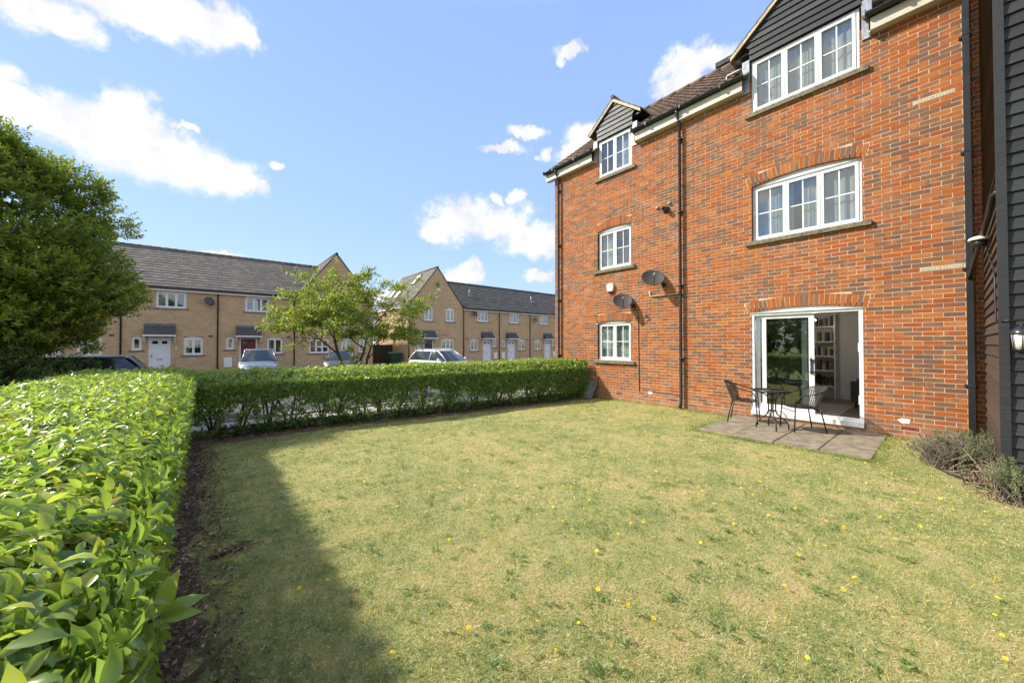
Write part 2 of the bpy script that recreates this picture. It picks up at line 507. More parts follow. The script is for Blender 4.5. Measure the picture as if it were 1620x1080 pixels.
M['hedge'] = leafmat('glossy_hedge_leaf', [(0, (0.035, 0.07, 0.018)), (0.32, (0.085, 0.16, 0.035)), (0.60, (0.175, 0.275, 0.055)), (0.80, (0.30, 0.39, 0.065)), (0.975, (0.48, 0.48, 0.06)), (1.0, (0.30, 0.15, 0.05))], 0.42, (0.42, 0.58, 0.06), 0.30, 0.75)
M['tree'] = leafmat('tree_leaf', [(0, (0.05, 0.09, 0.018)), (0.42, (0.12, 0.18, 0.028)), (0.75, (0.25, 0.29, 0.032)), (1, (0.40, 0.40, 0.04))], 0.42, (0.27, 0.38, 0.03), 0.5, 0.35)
M['tree2'] = leafmat('cherry_leaf', [(0, (0.07, 0.11, 0.025)), (0.5, (0.15, 0.21, 0.04)), (0.85, (0.28, 0.33, 0.05)), (1, (0.40, 0.28, 0.07))], 0.42, (0.42, 0.50, 0.04), 0.45, 0.4)
M['bush'] = leafmat('bush_leaf', [(0, (0.03, 0.06, 0.018)), (0.6, (0.06, 0.11, 0.02)), (0.85, (0.10, 0.15, 0.03)), (0.93, (0.26, 0.06, 0.03)), (1, (0.32, 0.12, 0.04))], 0.3, (0.2, 0.25, 0.02), 0.4, 0.4)
M['herb'] = leafmat('grey_green_herb', [(0, (0.12, 0.15, 0.07)), (0.6, (0.21, 0.26, 0.12)), (1, (0.30, 0.36, 0.18))], 0.3, (0.4, 0.48, 0.2), 0.6, 0.3)
M['houseplant'] = leafmat('houseplant_leaf', [(0, (0.02, 0.05, 0.015)), (1, (0.04, 0.09, 0.02))], 0.2)


# ------------------------------------------------------------------ mesh helpers
def wloc(o):
    v = Vector((0, 0, 0))
    while o is not None:
        v += o.location
        o = o.parent
    return v


def tag(o, label=None, cat=None, group=None, kind=None):
    if label:
        o['label'] = label
    if cat:
        o['category'] = cat
    if group:
        o['group'] = group
    if kind:
        o['kind'] = kind
    return o


def empty(name, loc, label=None, cat=None, group=None):
    o = bpy.data.objects.new(name, None)
    o.empty_display_size = 0.2
    o.location = loc
    C.objects.link(o)
    return tag(o, label, cat, group)


def link_mesh(name, me, mat, parent):
    if mat is not None and not me.materials:
        me.materials.append(mat)
    o = bpy.data.objects.new(name, me)
    C.objects.link(o)
    o.parent = parent
    return o


def np_mesh(name, verts, loops, starts, totals, rnd=None, smooth=False):
    me = bpy.data.meshes.new(name)
    me.vertices.add(len(verts))
    me.vertices.foreach_set('co', np.ascontiguousarray(verts, dtype=np.float32).ravel())
    me.loops.add(len(loops))
    me.loops.foreach_set('vertex_index', np.ascontiguousarray(loops, dtype=np.int32))
    me.polygons.add(len(starts))
    me.polygons.foreach_set('loop_start', np.ascontiguousarray(starts, dtype=np.int32))
    me.polygons.foreach_set('loop_total', np.ascontiguousarray(totals, dtype=np.int32))
    if smooth:
        me.polygons.foreach_set('use_smooth', np.ones(len(starts), dtype=bool))
    me.update(calc_edges=True)
    if rnd is not None:
        at = me.attributes.new('rnd', 'FLOAT', 'FACE')
        at.data.foreach_set('value', np.ascontiguousarray(rnd, dtype=np.float32))
    return me


class MB:
    """collects boxes, bars, tubes and polygons into one mesh"""
    def __init__(s):
        s.v = []
        s.f = []
        s.r = []
        s.cur = 0.5
        s.smooth = []

    def add(s, vs, fs, smooth=False):
        b = len(s.v)
        s.v += [tuple(x) for x in vs]
        for f in fs:
            s.f.append(tuple(i + b for i in f))
            s.r.append(s.cur)
            s.smooth.append(smooth)

    def hexa(s, p):
        s.add(p, [(0, 3, 2, 1), (4, 5, 6, 7), (0, 1, 5, 4), (1, 2, 6, 5), (2, 3, 7, 6), (3, 0, 4, 7)])

    def box(s, x0, y0, z0, x1, y1, z1):
        s.hexa([(x0, y0, z0), (x1, y0, z0), (x1, y1, z0), (x0, y1, z0), (x0, y0, z1), (x1, y0, z1), (x1, y1, z1), (x0, y1, z1)])

    def fb(s, B, u0, u1, v0, v1, d0, d1):
        """box in a wall frame B=(origin, U, N): u along the wall, v up, d outwards"""
        O, U, N = B
        P = []
        for d_ in (d0, d1):
            for (u, v) in ((u0, v0), (u1, v0), (u1, v1), (u0, v1)):
                P.append((O[0] + U[0] * u + N[0] * d_, O[1] + U[1] * u + N[1] * d_, O[2] + v))
        s.hexa(P)

    def prism(s, B, uv, d0, d1):
        O, U, N = B
        n_ = len(uv)
        P = []
        for d_ in (d0, d1):
            for (u, v) in uv:
                P.append((O[0] + U[0] * u + N[0] * d_, O[1] + U[1] * u + N[1] * d_, O[2] + v))
        fs = [tuple(range(n_))[::-1], tuple(range(n_, 2 * n_))]
        for i in range(n_):
            j = (i + 1) % n_
            fs.append((i, j, j + n_, i + n_))
        s.add(P, fs)

    def tube(s, pts, r, n_=8, caps=True):
        pts = [Vector(p) for p in pts]
        rr = r if isinstance(r, (list, tuple)) else [r] * len(pts)
        rings = []
        t0 = (pts[1] - pts[0]).normalized()
        ref = Vector((0, 0, 1)) if abs(t0.z) < 0.9 else Vector((1, 0, 0))
        a = t0.cross(ref).normalized()
        P = []
        for i, p_ in enumerate(pts):
            if i == 0:
                t_ = pts[1] - pts[0]
            elif i == len(pts) - 1:
                t_ = pts[-1] - pts[-2]
            else:
                t_ = (pts[i + 1] - pts[i]).normalized() + (pts[i] - pts[i - 1]).normalized()
            t_.normalize()
            a = (a - t_ * a.dot(t_))
            a.normalize()
            b = t_.cross(a)
            for k in range(n_):
                an = 2 * math.pi * k / n_
                P.append(p_ + (a * math.cos(an) + b * math.sin(an)) * rr[i])
        fs = []
        for i in range(len(pts) - 1):
            for k in range(n_):
                k2 = (k + 1) % n_
                fs.append((i * n_ + k, i * n_ + k2, (i + 1) * n_ + k2, (i + 1) * n_ + k))
        s.add(P, fs, True)
        if caps:
            b0 = len(s.v) - len(P)
            s.f.append(tuple(b0 + k for k in range(n_))[::-1])
            s.r.append(s.cur)
            s.smooth.append(False)
            s.f.append(tuple(b0 + (len(pts) - 1) * n_ + k for k in range(n_)))
            s.r.append(s.cur)
            s.smooth.append(False)

    def lathe(s, c, axis, prof, n_=20, closed=True):
        """profile (radius, offset along axis) spun about an axis through c"""
        c = Vector(c)
        ax = Vector(axis).normalized()
        a = ax.cross(Vector((0, 0, 1)) if abs(ax.z) < 0.9 else Vector((1, 0, 0))).normalized()
        b = ax.cross(a)
        P = []
        for r_, h in prof:
            for k in range(n_):
                an = 2 * math.pi * k / n_
                P.append(c + ax * h + (a * math.cos(an) + b * math.sin(an)) * r_)
        fs = []
        for i in range(len(prof) - 1):
            for k in range(n_):
                k2 = (k + 1) % n_
                fs.append((i * n_ + k, i * n_ + k2, (i + 1) * n_ + k2, (i + 1) * n_ + k))
        s.add(P, fs, True)

    def build(s, name, mat, parent=None, loc=None):
        o_ = wloc(parent) if parent is not None else Vector((0, 0, 0))
        if loc is not None:
            o_ = o_ + Vector(loc)
        v = np.array(s.v, dtype=np.float32) - np.array(o_, dtype=np.float32)
        loops = np.array([i for f in s.f for i in f], dtype=np.int32)
        tot = np.array([len(f) for f in s.f], dtype=np.int32)
        st = np.concatenate(([0], np.cumsum(tot)[:-1]))
        me = np_mesh(name, v, loops, st, tot, np.array(s.r))
        me.polygons.foreach_set('use_smooth', np.array(s.smooth, dtype=bool))
        o = link_mesh(name, me, mat, parent)
        if loc is not None:
            o.location = loc
        return o


# leaf templates: (verts, faces)
LEAF2 = (np.array([(0, 0, 0), (-.5, .42, .10), (0, .5, 0), (.5, .42, .10), (0, 1, -.12)], float),
         [(0, 2, 4, 1), (0, 3, 4, 2)])
LEAF8 = (np.array([(0, 0, 0),
                   (-.34, .2, .09), (0, .2, .02), (.34, .2, .09),
                   (-.5, .5, .13), (0, .5, .03), (.5, .5, .13),
                   (-.33, .8, .06), (0, .8, -.03), (.33, .8, .06),
                   (0, 1.06, -.14)], float),
         [(0, 2, 1), (0, 3, 2), (1, 2, 5, 4), (2, 3, 6, 5), (4, 5, 8, 7), (5, 6, 9, 8), (7, 8, 10), (8, 9, 10)])
BLADE = (np.array([(-.5, 0, 0), (.5, 0, 0), (0, 1, 0)], float), [(0, 1, 2)])
BLADE2 = (np.array([(-.5, 0, 0), (.5, 0, 0), (-.38, .55, .06), (.38, .55, .06), (0, 1, .28)], float), [(0, 1, 3, 2), (2, 3, 4)])


def unit(a):
    return a / np.maximum(np.linalg.norm(a, axis=1, keepdims=True), 1e-9)


def scatter_mesh(name, tmpl, pos, ydir, up, length, width, rnd, smooth=False):
    tv, tf = tmpl
    y = unit(ydir)
    x = unit(np.cross(y, up))
    z = np.cross(x, y)
    L = np.broadcast_to(np.asarray(length, float), (len(pos),))[:, None, None]
    W = np.broadcast_to(np.asarray(width, float), (len(pos),))[:, None, None]
    V = (pos[:, None, :] + x[:, None, :] * (tv[None, :, 0:1] * W) + y[:, None, :] * (tv[None, :, 1:2] * L) + z[:, None, :] * (tv[None, :, 2:3] * L))
    nv = len(tv)
    N = len(pos)
    tl = np.array([i for f in tf for i in f])
    tt = np.array([len(f) for f in tf])
    loops = (tl[None, :] + np.arange(N)[:, None] * nv).ravel()
    tot = np.tile(tt, N)
    st = np.concatenate(([0], np.cumsum(tot)[:-1]))
    return np_mesh(name, V.reshape(-1, 3), loops, st, tot, np.repeat(rnd, len(tf)), smooth)


def shoots(P, D, n_leaf, L, spread=(75, 30), droop=0.0):
    """leaves arranged spirally on shoots; returns leaf positions, directions, ups"""
    N = len(P)
    D = unit(D)
    a = unit(np.cross(D, RNG.normal(size=(N, 3))))
    b = np.cross(D, a)
    pos, dr, up, idx = [], [], [], []
    ph0 = RNG.uniform(0, 6.28, N)
    for i in range(n_leaf):
        t = (i + 0.3) / n_leaf
        th = np.radians(spread[0] + (spread[1] - spread[0]) * t + RNG.normal(0, 9, N))
        ph = ph0 + i * 2.4 + RNG.normal(0, 0.35, N)
        side = a * np.cos(ph)[:, None] + b * np.sin(ph)[:, None]
        dd = D * np.cos(th)[:, None] + side * np.sin(th)[:, None]
        dd[:, 2] -= droop
        pos.append(P + D * (L * t if np.isscalar(L) else (L * t)[:, None]))
        dr.append(dd)
        up.append(D + RNG.normal(0, 0.25, (N, 3)))
        idx.append(np.full(N, t))
    return np.concatenate(pos), np.concatenate(dr), np.concatenate(up), np.concatenate(idx)


# ------------------------------------------------------------------ ground, road, paving
def sheet(name, pts, z, mat, label, cat=None, zf=None, nx=1, ny=1):
    """pts = x0,y0,x1,y1"""
    x0, y0, x1, y1 = pts
    xs = np.linspace(x0, x1, nx + 1)
    ys = np.linspace(y0, y1, ny + 1)
    V = [(x, y, (zf(x, y) if zf else z)) for y in ys for x in xs]
    F = [(j * (nx + 1) + i, j * (nx + 1) + i + 1, (j + 1) * (nx + 1) + i + 1, (j + 1) * (nx + 1) + i) for j in range(ny) for i in range(nx)]
    m_ = MB()
    m_.add(V, F)
    o = m_.build(name, mat)
    return tag(o, label, cat, None, 'structure')


def gz(x, y):
    """garden height: dips a little towards the far hedge and the street"""
    t = min(1, max(0, (y - 5.5) / 3.2))
    h = -0.06 * t * t * (3 - 2 * t)
    t = min(1, max(0, (y - 8.6) / 1.6))
    h -= 0.14 * t * t * (3 - 2 * t)
    t = min(1, max(0, (-1.6 - x) / 1.2))
    h -= 0.1 * t
    h += 0.012 * math.sin(x * 1.7 + y * 0.6) + 0.01 * math.sin(y * 2.3 - x)
    return h


gzv = np.vectorize(gz)
sheet('ground', (-400, -400, 400, 400), -0.36, M['lawn'], 'flat open ground reaching to the horizon', 'ground')
sheet('lawn', (-3.2, -14, 9.3, 10.4), 0, M['lawn'], 'patchy sunlit lawn of straw and green grass between hedge and brick wall', 'lawn', gz, 50, 98)
sheet('road', (-60, 10.4, 80, 24.6), -0.2, M['asphalt'], 'grey asphalt street seen beyond the clipped hedge', 'road')
m_ = MB()
for i in range(80):
    x = -30 + i * 0.92
    m_.box(x, 10.28, -0.34, x + 0.9, 10.42, -0.09)
tag(m_.build('kerb', M['concrete']), 'pale concrete kerb between the lawn verge and the street', 'kerb', None, 'structure')
sheet('pavement', (-60, 24.8, 80, 30.49), -0.195, M['blockpave'], 'block paved drive in front of the buff brick terraces', 'driveway')
sheet('footpath', (-60, 9.55, 80, 10.27), -0.135, M['concrete'], 'pale concrete footpath running behind the far hedge', 'footpath')

# mulch beds following the hedges
def bed(x0, y0, x1, y1, nx, ny, edge):
    V, F = [], []
    for j in range(ny + 1):
        for i in range(nx + 1):
            u, v = i / nx, j / ny
            x, y = x0 + (x1 - x0) * u, y0 + (y1 - y0) * v
            if edge == 'x' and i == nx:
                x += random.uniform(-0.09, 0.07)
            if edge == 'y' and j == 0:
                y += random.uniform(-0.09, 0.09)
            V.append((x, y, gz(x, y) + (0.008 if (edge == 'x' and i == nx) or (edge == 'y' and j == 0) else 0.022)))
    for j in range(ny):
        for i in range(nx):
            a = j * (nx + 1) + i
            F.append((a, a + 1, a + nx + 2, a + nx + 1))
    return V, F


m_ = MB()
m_.add(*bed(-1.75, -1.5, 0.0, 7.9, 6, 60, 'x'))
vv_, ff_ = bed(-1.75, 7.62, 9.0, 9.3, 90, 8, 'y')
m_.add([(a_, b_ + .30 - .135 * max(0, a_), gz(a_, b_ + .30 - .135 * max(0, a_)) + (c_ - gz(a_, b_))) for (a_, b_, c_) in vv_], ff_)
tag(m_.build('mulch_bed', M['mulch']), 'dark bark mulch strip under both hedges', 'flower bed', None, 'structure')
m_ = MB()
m_.add([(6.0, -0.9, .01), (6.35, -0.34, .012), (8.9, -0.3, .014), (8.6, .25, .012), (7.6, .3, .012), (7.0, .05, .012), (6.55, -.42, .012), (5.95, -0.62, .012)], [(0, 1, 7), (1, 6, 7), (1, 2, 5, 6), (2, 3, 4, 5)])
tag(m_.build('planting_bed', M['mulch']), 'small bare soil bed below the lavender in the corner', 'flower bed', None, 'structure')

# ------------------------------------------------------------------ the red brick apartment block
WX = 9.02
BW = ((WX, 8.50, 0.0), (0, -1, 0), (-1, 0, 0))      # u = 8.50 - Y, d outwards
flats = empty('apartment_building', (9.02, 4.0, 0.0), 'three storey red brick apartment block with white windows and brown tiled roof', 'apartment building')

OPEN = {  # u0,u1,z0,zspring,rise
    'A': (1.73, 2.85, 1.11, 2.20, 0.06), 'B': (1.74, 2.87, 3.76, 4.90, 0.08), 'C': (1.79, 2.90, 6.50, 7.60, 0.0),
    'D': (5.80, 7.50, 6.54, 7.66, 0.0), 'E': (5.78, 7.51, 3.78, 4.95, 0.10), 'P': (5.74, 7.50, 0.10, 2.25, 0.09)}
ARCH = {}
for k, (u0, u1, z0, zs, r) in OPEN.items():
    if r:
        c = (u1 - u0) / 2
        R = (c * c + r * r) / (2 * r)
        ARCH[k] = ((u0 + u1) / 2, zs + r - R, R, math.asin(c / R) + 0.055 / R * 1.0)
WALL_U = 8.83
WALL_T = 7.24

# mortar body with real openings
def rects_minus(u0, u1, v0, v1, holes):
    us = sorted({u0, u1, *[h[0] for h in holes], *[h[1] for h in holes]})
    vs = sorted({v0, v1, *[h[2] for h in holes], *[h[3] for h in holes]})
    out = []
    for j in range(len(vs) - 1):
        run = None
        for i in range(len(us) - 1):
            cu, cv = (us[i] + us[i + 1]) / 2, (vs[j] + vs[j + 1]) / 2
            hole = any(h[0] < cu < h[1] and h[2] < cv < h[3] for h in holes)
            if not hole and u0 <= cu <= u1 and v0 <= cv <= v1:
                run = [us[i], us[i + 1]] if run is None else [run[0], us[i + 1]]
            if (hole or i == len(us) - 2) and run:
                out.append((run[0], run[1], vs[j], vs[j + 1]))
                run = None
    return out


holes = [(u0, u1, z0, zs + r) for (u0, u1, z0, zs, r) in OPEN.values()]
mb = MB()
for (a, b, c, d_) in rects_minus(0, WALL_U, -0.3, WALL_T, holes):
    mb.fb(BW, a, b, c, d_, -0.13, -0.0025)
for k in ('C', 'D'):                                    # brick flanks of the dormers stop at window top
    pass
mb.build('wall', M['mortar'], flats)

# brick courses
bricks = []         # u0,u1,v0,v1
VENTS = [(8.27, 8.50 + 0.05, 5.52, 5.60)]
def cut(iv, ex):
    out = []
    for a, b in iv:
        if ex[1] <= a or ex[0] >= b:
            out.append((a, b))
        else:
            if ex[0] - a > 0.012:
                out.append((a, ex[0]))
            if b - ex[1] > 0.012:
                out.append((ex[1], b))
    return out


vent_rects = []
for (yc, zc) in ((0.135, 5.555), (0.085, 2.835)):
    j = round((zc + 0.15) / 0.075 - 0.5)
    vent_rects.append((8.5 - yc - 0.22, 8.5 - yc + 0.22, -0.15 + j * 0.075, -0.15 + j * 0.075 + 0.065))
small_vents = []
for (yc, zc, wd) in ((6.03, .17, .215), (4.47, .17, .215), (0.45, .19, .215), (1.9, 0.0, 0.0)):
    if wd:
        j = round((zc + 0.15) / 0.075 - 0.5)
        small_vents.append((8.5 - yc - wd / 2, 8.5 - yc + wd / 2, -0.15 + j * 0.075, -0.15 + j * 0.075 + 0.065))
ncourse = int((WALL_T + 0.15) / 0.075)
for j in range(ncourse + 1):
    v0 = -0.15 + j * 0.075
    v1 = min(v0 + 0.065, WALL_T)
    zm = (v0 + v1) / 2
    off = 0.1125 * (j % 2)
    ex = []
    for k, (u0, u1, z0, zs, r) in OPEN.items():
        if z0 < zm < zs:
            ex.append((u0 - 0.0, u1 + 0.0))
        elif k in ARCH and zs <= zm < zs + r + 0.25:
            uc, zc, R, am = ARCH[k]
            q = (R + 0.225) ** 2 - (zm - zc) ** 2
            if q > 0:
                hw = min(math.sqrt(q), (zm - zc) * math.tan(am)) + 0.008
                ex.append((uc - hw, uc + hw))
    for r_ in vent_rects + small_vents:
        if r_[2] - .01 < zm < r_[3] + .01:
            ex.append((r_[0] - 0.01, r_[1] + 0.01))
    u = -off if off else 0.0
    first = True
    while u < WALL_U:
        a, b = max(0, u), min(WALL_U, u + 0.215)
        iv = [(a, b)] if b - a > 0.03 else []
        for e_ in ex:
            iv = cut(iv, e_)
        for a_, b_ in iv:
            bricks.append((a_, b_, v0, v1))
        u += 0.225
# arch voussoirs
vous = []
for k, (uc, zc, R, am) in ARCH.items():
    n_ = int(round(2 * am * (R + 0.1) / 0.076))
    for i in range(n_):
        a0 = -am + 2 * am * i / n_ + 0.005 / R
        a1 = -am + 2 * am * (i + 1) / n_ - 0.005 / R
        vous.append((uc, zc, R, a0, a1, R + 0.215))

# the 300 bricks that show largest become single parts, the others one mesh
def bsize(b):
    y = 8.5 - (b[0] + b[1]) / 2
    zz = (b[2] + b[3]) / 2
    if zz > 5.2 or zz < 0.1:
        return -1
    dep = WX * math.sin(math.radians(40)) + y * math.cos(math.radians(40))
    return (b[1] - b[0]) / (dep * dep)


order = sorted(range(len(bricks)), key=lambda i: -bsize(bricks[i]))
single = set(i for i in order[:300] if bricks[i][1] - bricks[i][0] > 0.2)
variants = {}
mb = MB()
for i, (a, b, c, d_) in enumerate(bricks):
    rnd = random.random()
    jd = random.uniform(-0.0015, 0.0025)
    ja = random.uniform(-0.0015, 0.0015)
    if i in single:
        key = random.randrange(40)
        if key not in variants:
            q = MB()
            q.cur = random.random()
            q.hexa([(0.0, 0.1075, -0.0325), (0.0, -0.1075, -0.0325), (0.0, -0.1075, 0.0325), (0.0, 0.1075, 0.0325)][::1] +
                   [(-0.1, 0.1075, -0.0325), (-0.1, -0.1075, -0.0325), (-0.1, -0.1075, 0.0325), (-0.1, 0.1075, 0.0325)])
            ob = q.build('brick', M['brick'])
            variants[key] = ob.data
            bpy.data.objects.remove(ob)
        o = link_mesh('brick', variants[key], None, flats)
        o.location = Vector((WX + 0.1 - jd, 8.5 - (a + b) / 2, (c + d_) / 2 + ja * 0.6)) - flats.location
    else:
        mb.cur = rnd
        mb.fb(BW, a, b, c + ja * .5, d_ + ja * .5, -0.10, jd)
for (uc, zc, R, a0, a1, Ro) in vous:
    mb.cur = random.random() * 0.9 if random.random() < 0.6 else random.random()
    jd = random.uniform(0.0, 0.003)
    pts = [(uc + R * math.sin(a0), zc + R * math.cos(a0)), (uc + R * math.sin(a1), zc + R * math.cos(a1)),
           (uc + Ro * math.sin(a1), zc + Ro * math.cos(a1)), (uc + Ro * math.sin(a0), zc + Ro * math.cos(a0))]
    mb.prism(BW, pts, -0.10, jd)
tag(mb.build('brickwork', M['brick'], flats), kind='stuff')

# hidden body of the building
mb = MB()
mb.box(9.16, 8.36, -0.3, 14.4, 8.50, 7.24)
mb.box(14.3, -6.0, -0.3, 14.4, 2.9, 7.24)
mb.box(14.3, 5.2, -0.3, 14.4, 8.36, 7.24)
mb.box(14.3, 2.9, 2.7, 14.4, 5.2, 7.24)  # unseen opening below this piece, added to let daylight into the room
mb.box(14.3, 2.9, -0.3, 14.4, 5.2, 0.6)
mb.build('rear_wall', M['redwall'], flats)

# vents
for r_ in vent_rects:
    mb = MB()
    mid = (r_[0] + r_[1]) / 2
    for (a, b) in ((r_[0], mid - 0.006), (mid + 0.006, r_[1])):
        mb.fb(BW, a, b, r_[2], r_[3], -0.09, 0.004)
        for q in range(6):
            uu = a + 0.02 + q * (b - a - 0.04) / 5.5
            mb.fb(BW, uu, uu + 0.010, r_[2] + 0.01, r_[3] - 0.01, 0.004, 0.007)
    mb.build('air_vent', M['ventcream'], flats)
for r_ in small_vents:
    mb = MB()
    mb.fb(BW, r_[0], r_[1], r_[2], r_[3], -0.09, -0.001)
    for q in range(7):
        uu = r_[0] + 0.012 + q * 0.029
        mb.fb(BW, uu, uu + 0.016, r_[2] + 0.012, r_[3] - 0.012, -0.001, 0.004)
    mb.build('air_brick', M['terracotta'], flats)
# red weep vents in perpends above the arches
for k in ('E', 'P'):
    uc, zc, R, am = ARCH[k]
    for q in range(4):
        uu = uc - 0.75 + q * 0.5
        zz = zc + R + 0.34 - abs(uu - uc) * 0.02
        mb = MB()
        mb.fb(BW, uu, uu + 0.012, zz, zz + 0.06, -0.02, 0.004)
        mb.build('weep_vent', M['terracotta'], flats)
# filler patches where pipes were
for (yy, zz, s_) in ((5.10, 0.30, 0.07), (0.52, 0.30, 0.075)):
    mb = MB()
    u = 8.5 - yy
    mb.prism(BW, [(u - s_, zz + s_ * .2), (u - s_ * .3, zz - s_ * .6), (u + s_ * .9, zz - s_ * .5), (u + s_ * 1.1, zz + s_ * .5), (u - s_ * .2, zz + s_ * .6)], -0.005, 0.006)
    mb.build('filler_patch', M['whitepatch'], flats)


def make_window(B, parent, u0, u1, v0, v1, ncase=2, bars=(1, 1), arch=0.0, dep=-0.07, sill=True, sillmat='stone', curtain=None,
                fw=0.045, cw=0.05, room=0.0, sill_h=0.085, sill_p=0.06, sill_o=0.12, framemat='white', roommat='darkinside', thin=False, name='window'):
    """frame (the part) > casement, pane, bar, head panel, sill as sub-parts"""
    f = MB()
    d0, d1 = dep - 0.05, dep
    f.fb(B, u0, u1, v0, v0 + fw, d0, d1 + 0.004)
    f.fb(B, u0, u1, v1 - fw, v1, d0, d1 + 0.004)
    f.fb(B, u0, u0 + fw, v0 + fw, v1 - fw, d0, d1)
    f.fb(B, u1 - fw, u1, v0 + fw, v1 - fw, d0, d1)
    win = f.build(name, M[framemat], parent)
    iw = (u1 - u0 - 2 * fw)
    cwid = iw / ncase
    for i in range(ncase):
        a, b = u0 + fw + i * cwid + 0.003, u0 + fw + (i + 1) * cwid - 0.003
        c, e = v0 + fw + 0.003, v1 - fw - 0.003
        q = MB()
        dd = d1 + 0.012
        q.fb(B, a, b, c, c + cw, d0 + 0.01, dd + 0.002)
        q.fb(B, a, b, e - cw, e, d0 + 0.01, dd + 0.002)
        q.fb(B, a, a + cw, c + cw, e - cw, d0 + 0.01, dd)
        q.fb(B, b - cw, b, c + cw, e - cw, d0 + 0.01, dd)
        q.build('casement', M[framemat], win)
        g = MB()
        g.fb(B, a + cw, b - cw, c + cw, e - cw, dd - 0.034, dd - 0.030)
        g.build('pane', M['glass'], win)
        if bars[0] or bars[1]:
            r = MB()
            bw = 0.011
            for k in range(bars[0]):
                x = a + cw + (b - a - 2 * cw) * (k + 1) / (bars[0] + 1)
                r.fb(B, x - bw, x + bw, c + cw, e - cw, dd - 0.029, dd - 0.021)
            for k in range(bars[1]):
                y = c + cw + (e - c - 2 * cw) * (k + 1) / (bars[1] + 1)
                r.fb(B, a + cw, b - cw, y - bw, y + bw, dd - 0.028, dd - 0.019)
            r.build('glazing_bar', M[framemat], win)
    if arch:
        c = (u1 - u0) / 2
        R = (c * c + arch * arch) / (2 * arch)
        uc, zc = (u0 + u1) / 2, v1 + arch - R
        am = math.asin(c / R)
        pts = [(u0, v1 + 0.002), (u1, v1 + 0.002)]
        for i in range(13):
            t = am - 2 * am * i / 12
            pts.append((uc + (R - 0.002) * math.sin(t), zc + (R - 0.002) * math.cos(t)))
        h = MB()
        h.prism(B, pts[0:1] + pts[1:2] + pts[3:-1], dep - 0.05, dep + 0.02)
        h.fb(B, u0, u1, v1 - 0.016, v1 - 0.001, dep + 0.0045, dep + 0.03)
        h.build('arched_head', M[framemat], win)
    if sill:
        q = MB()
        mid = (u0 + u1) / 2
        if u1 - u0 > 1.4:
            q.fb(B, u0 - sill_o, mid - 0.004, v0 - sill_h, v0 - 0.004, -0.09, sill_p)
            q.fb(B, mid + 0.004, u1 + sill_o, v0 - sill_h, v0 - 0.004, -0.09, sill_p)
        else:
            q.fb(B, u0 - sill_o, u1 + sill_o, v0 - sill_h, v0 - 0.004, -0.09, sill_p)
        q.build('sill', M[sillmat], win)
        q = MB()
        q.fb(B, u0 + 0.002, u1 - 0.002, v0 - 0.003, v0 + 0.014, dep + 0.005, dep + 0.055)
        q.build('drip_board', M[framemat], win)
    # the room or curtain behind
    if room:
        q = MB()
        a, b, c, e = u0 + 0.01, u1 - 0.01, v0 + 0.01, v1 - 0.01
        ex = room * 0.35
        q.fb(B, a - ex, b + ex, c - ex * .3, e + .1, d0 - room - 0.02, d0 - room)
        q.fb(B, a - ex - .02, a - ex, c - ex * .3, e + .1, d0 - room, d0 - 0.1)
        q.fb(B, b + ex, b + ex + .02, c - ex * .3, e + .1, d0 - room, d0 - 0.1)
        q.fb(B, a - ex, b + ex, c - ex * .3 - 0.02, c - ex * .3, d0 - room, d0 - 0.1)
        q.fb(B, a - ex, b + ex, e + .1, e + .12, d0 - room, d0 - 0.1)
        q.build('room_lining', M[roommat], win)
    if curtain:
        for (ca, cb, cv0, kind) in curtain:
            q = MB()
            a, b = u0 + fw + iw * ca, u0 + fw + iw * cb
            if kind == 'blind':
                nn = int((v1 - v0 - 0.1) / 0.034)
                for i in range(nn):
                    zz = v0 + 0.06 + i * 0.034
                    q.fb(B, a, b, zz, zz + 0.029, d0 - 0.035, d0 - 0.03)
                q.build('blind', M['blind'], win)
            else:
                n_ = max(8, int((b - a) / 0.012))
                P, F = [], []
                O, U, N = B
                top, bot = v1 - 0.02, v0 + cv0 * (v1 - v0) + 0.01
                for i in range(n_ + 1):
                    u = a + (b - a) * i / n_
                    dd = d0 - 0.06 + 0.010 * math.sin(i * 0.62) + 0.005 * math.sin(i * 0.27)
                    for vv in (bot, top):
                        P.append((O[0] + U[0] * u + N[0] * dd, O[1] + U[1] * u + N[1] * dd, O[2] + vv))
                for i in range(n_):
                    F.append((2 * i, 2 * i + 2, 2 * i + 3, 2 * i + 1))
                q.add(P, F)
                q.build('curtain', M['curtain'], win)
    return win


make_window(BW, flats, *OPEN['A'][:4], 2, (1, 1), OPEN['A'][4], curtain=[(0, 1, 0, 'blind')], room=1.0)
make_window(BW, flats, *OPEN['B'][:4], 2, (1, 1), OPEN['B'][4], curtain=[(0.0, 0.42, 0, 'net')], room=1.4)
make_window(BW, flats, *OPEN['C'][:4], 2, (1, 1), 0, dep=-0.02, curtain=[(0.5, 1.0, 0, 'net')], room=1.4)
make_window(BW, flats, *OPEN['D'][:4], 3, (1, 1), 0, dep=-0.02, curtain=[(0.02, 0.3, 0, 'net'), (0.34, 0.64, 0, 'net'), (0.70, 1.0, 0, 'net')], room=1.6, roommat='roomwall')
make_window(BW, flats, *OPEN['E'][:4], 3, (1, 1), OPEN['E'][4], curtain=[(0.0, 0.40, 0, 'net'), (0.48, 1.0, 0, 'net')], room=1.6, roommat='roomwall')

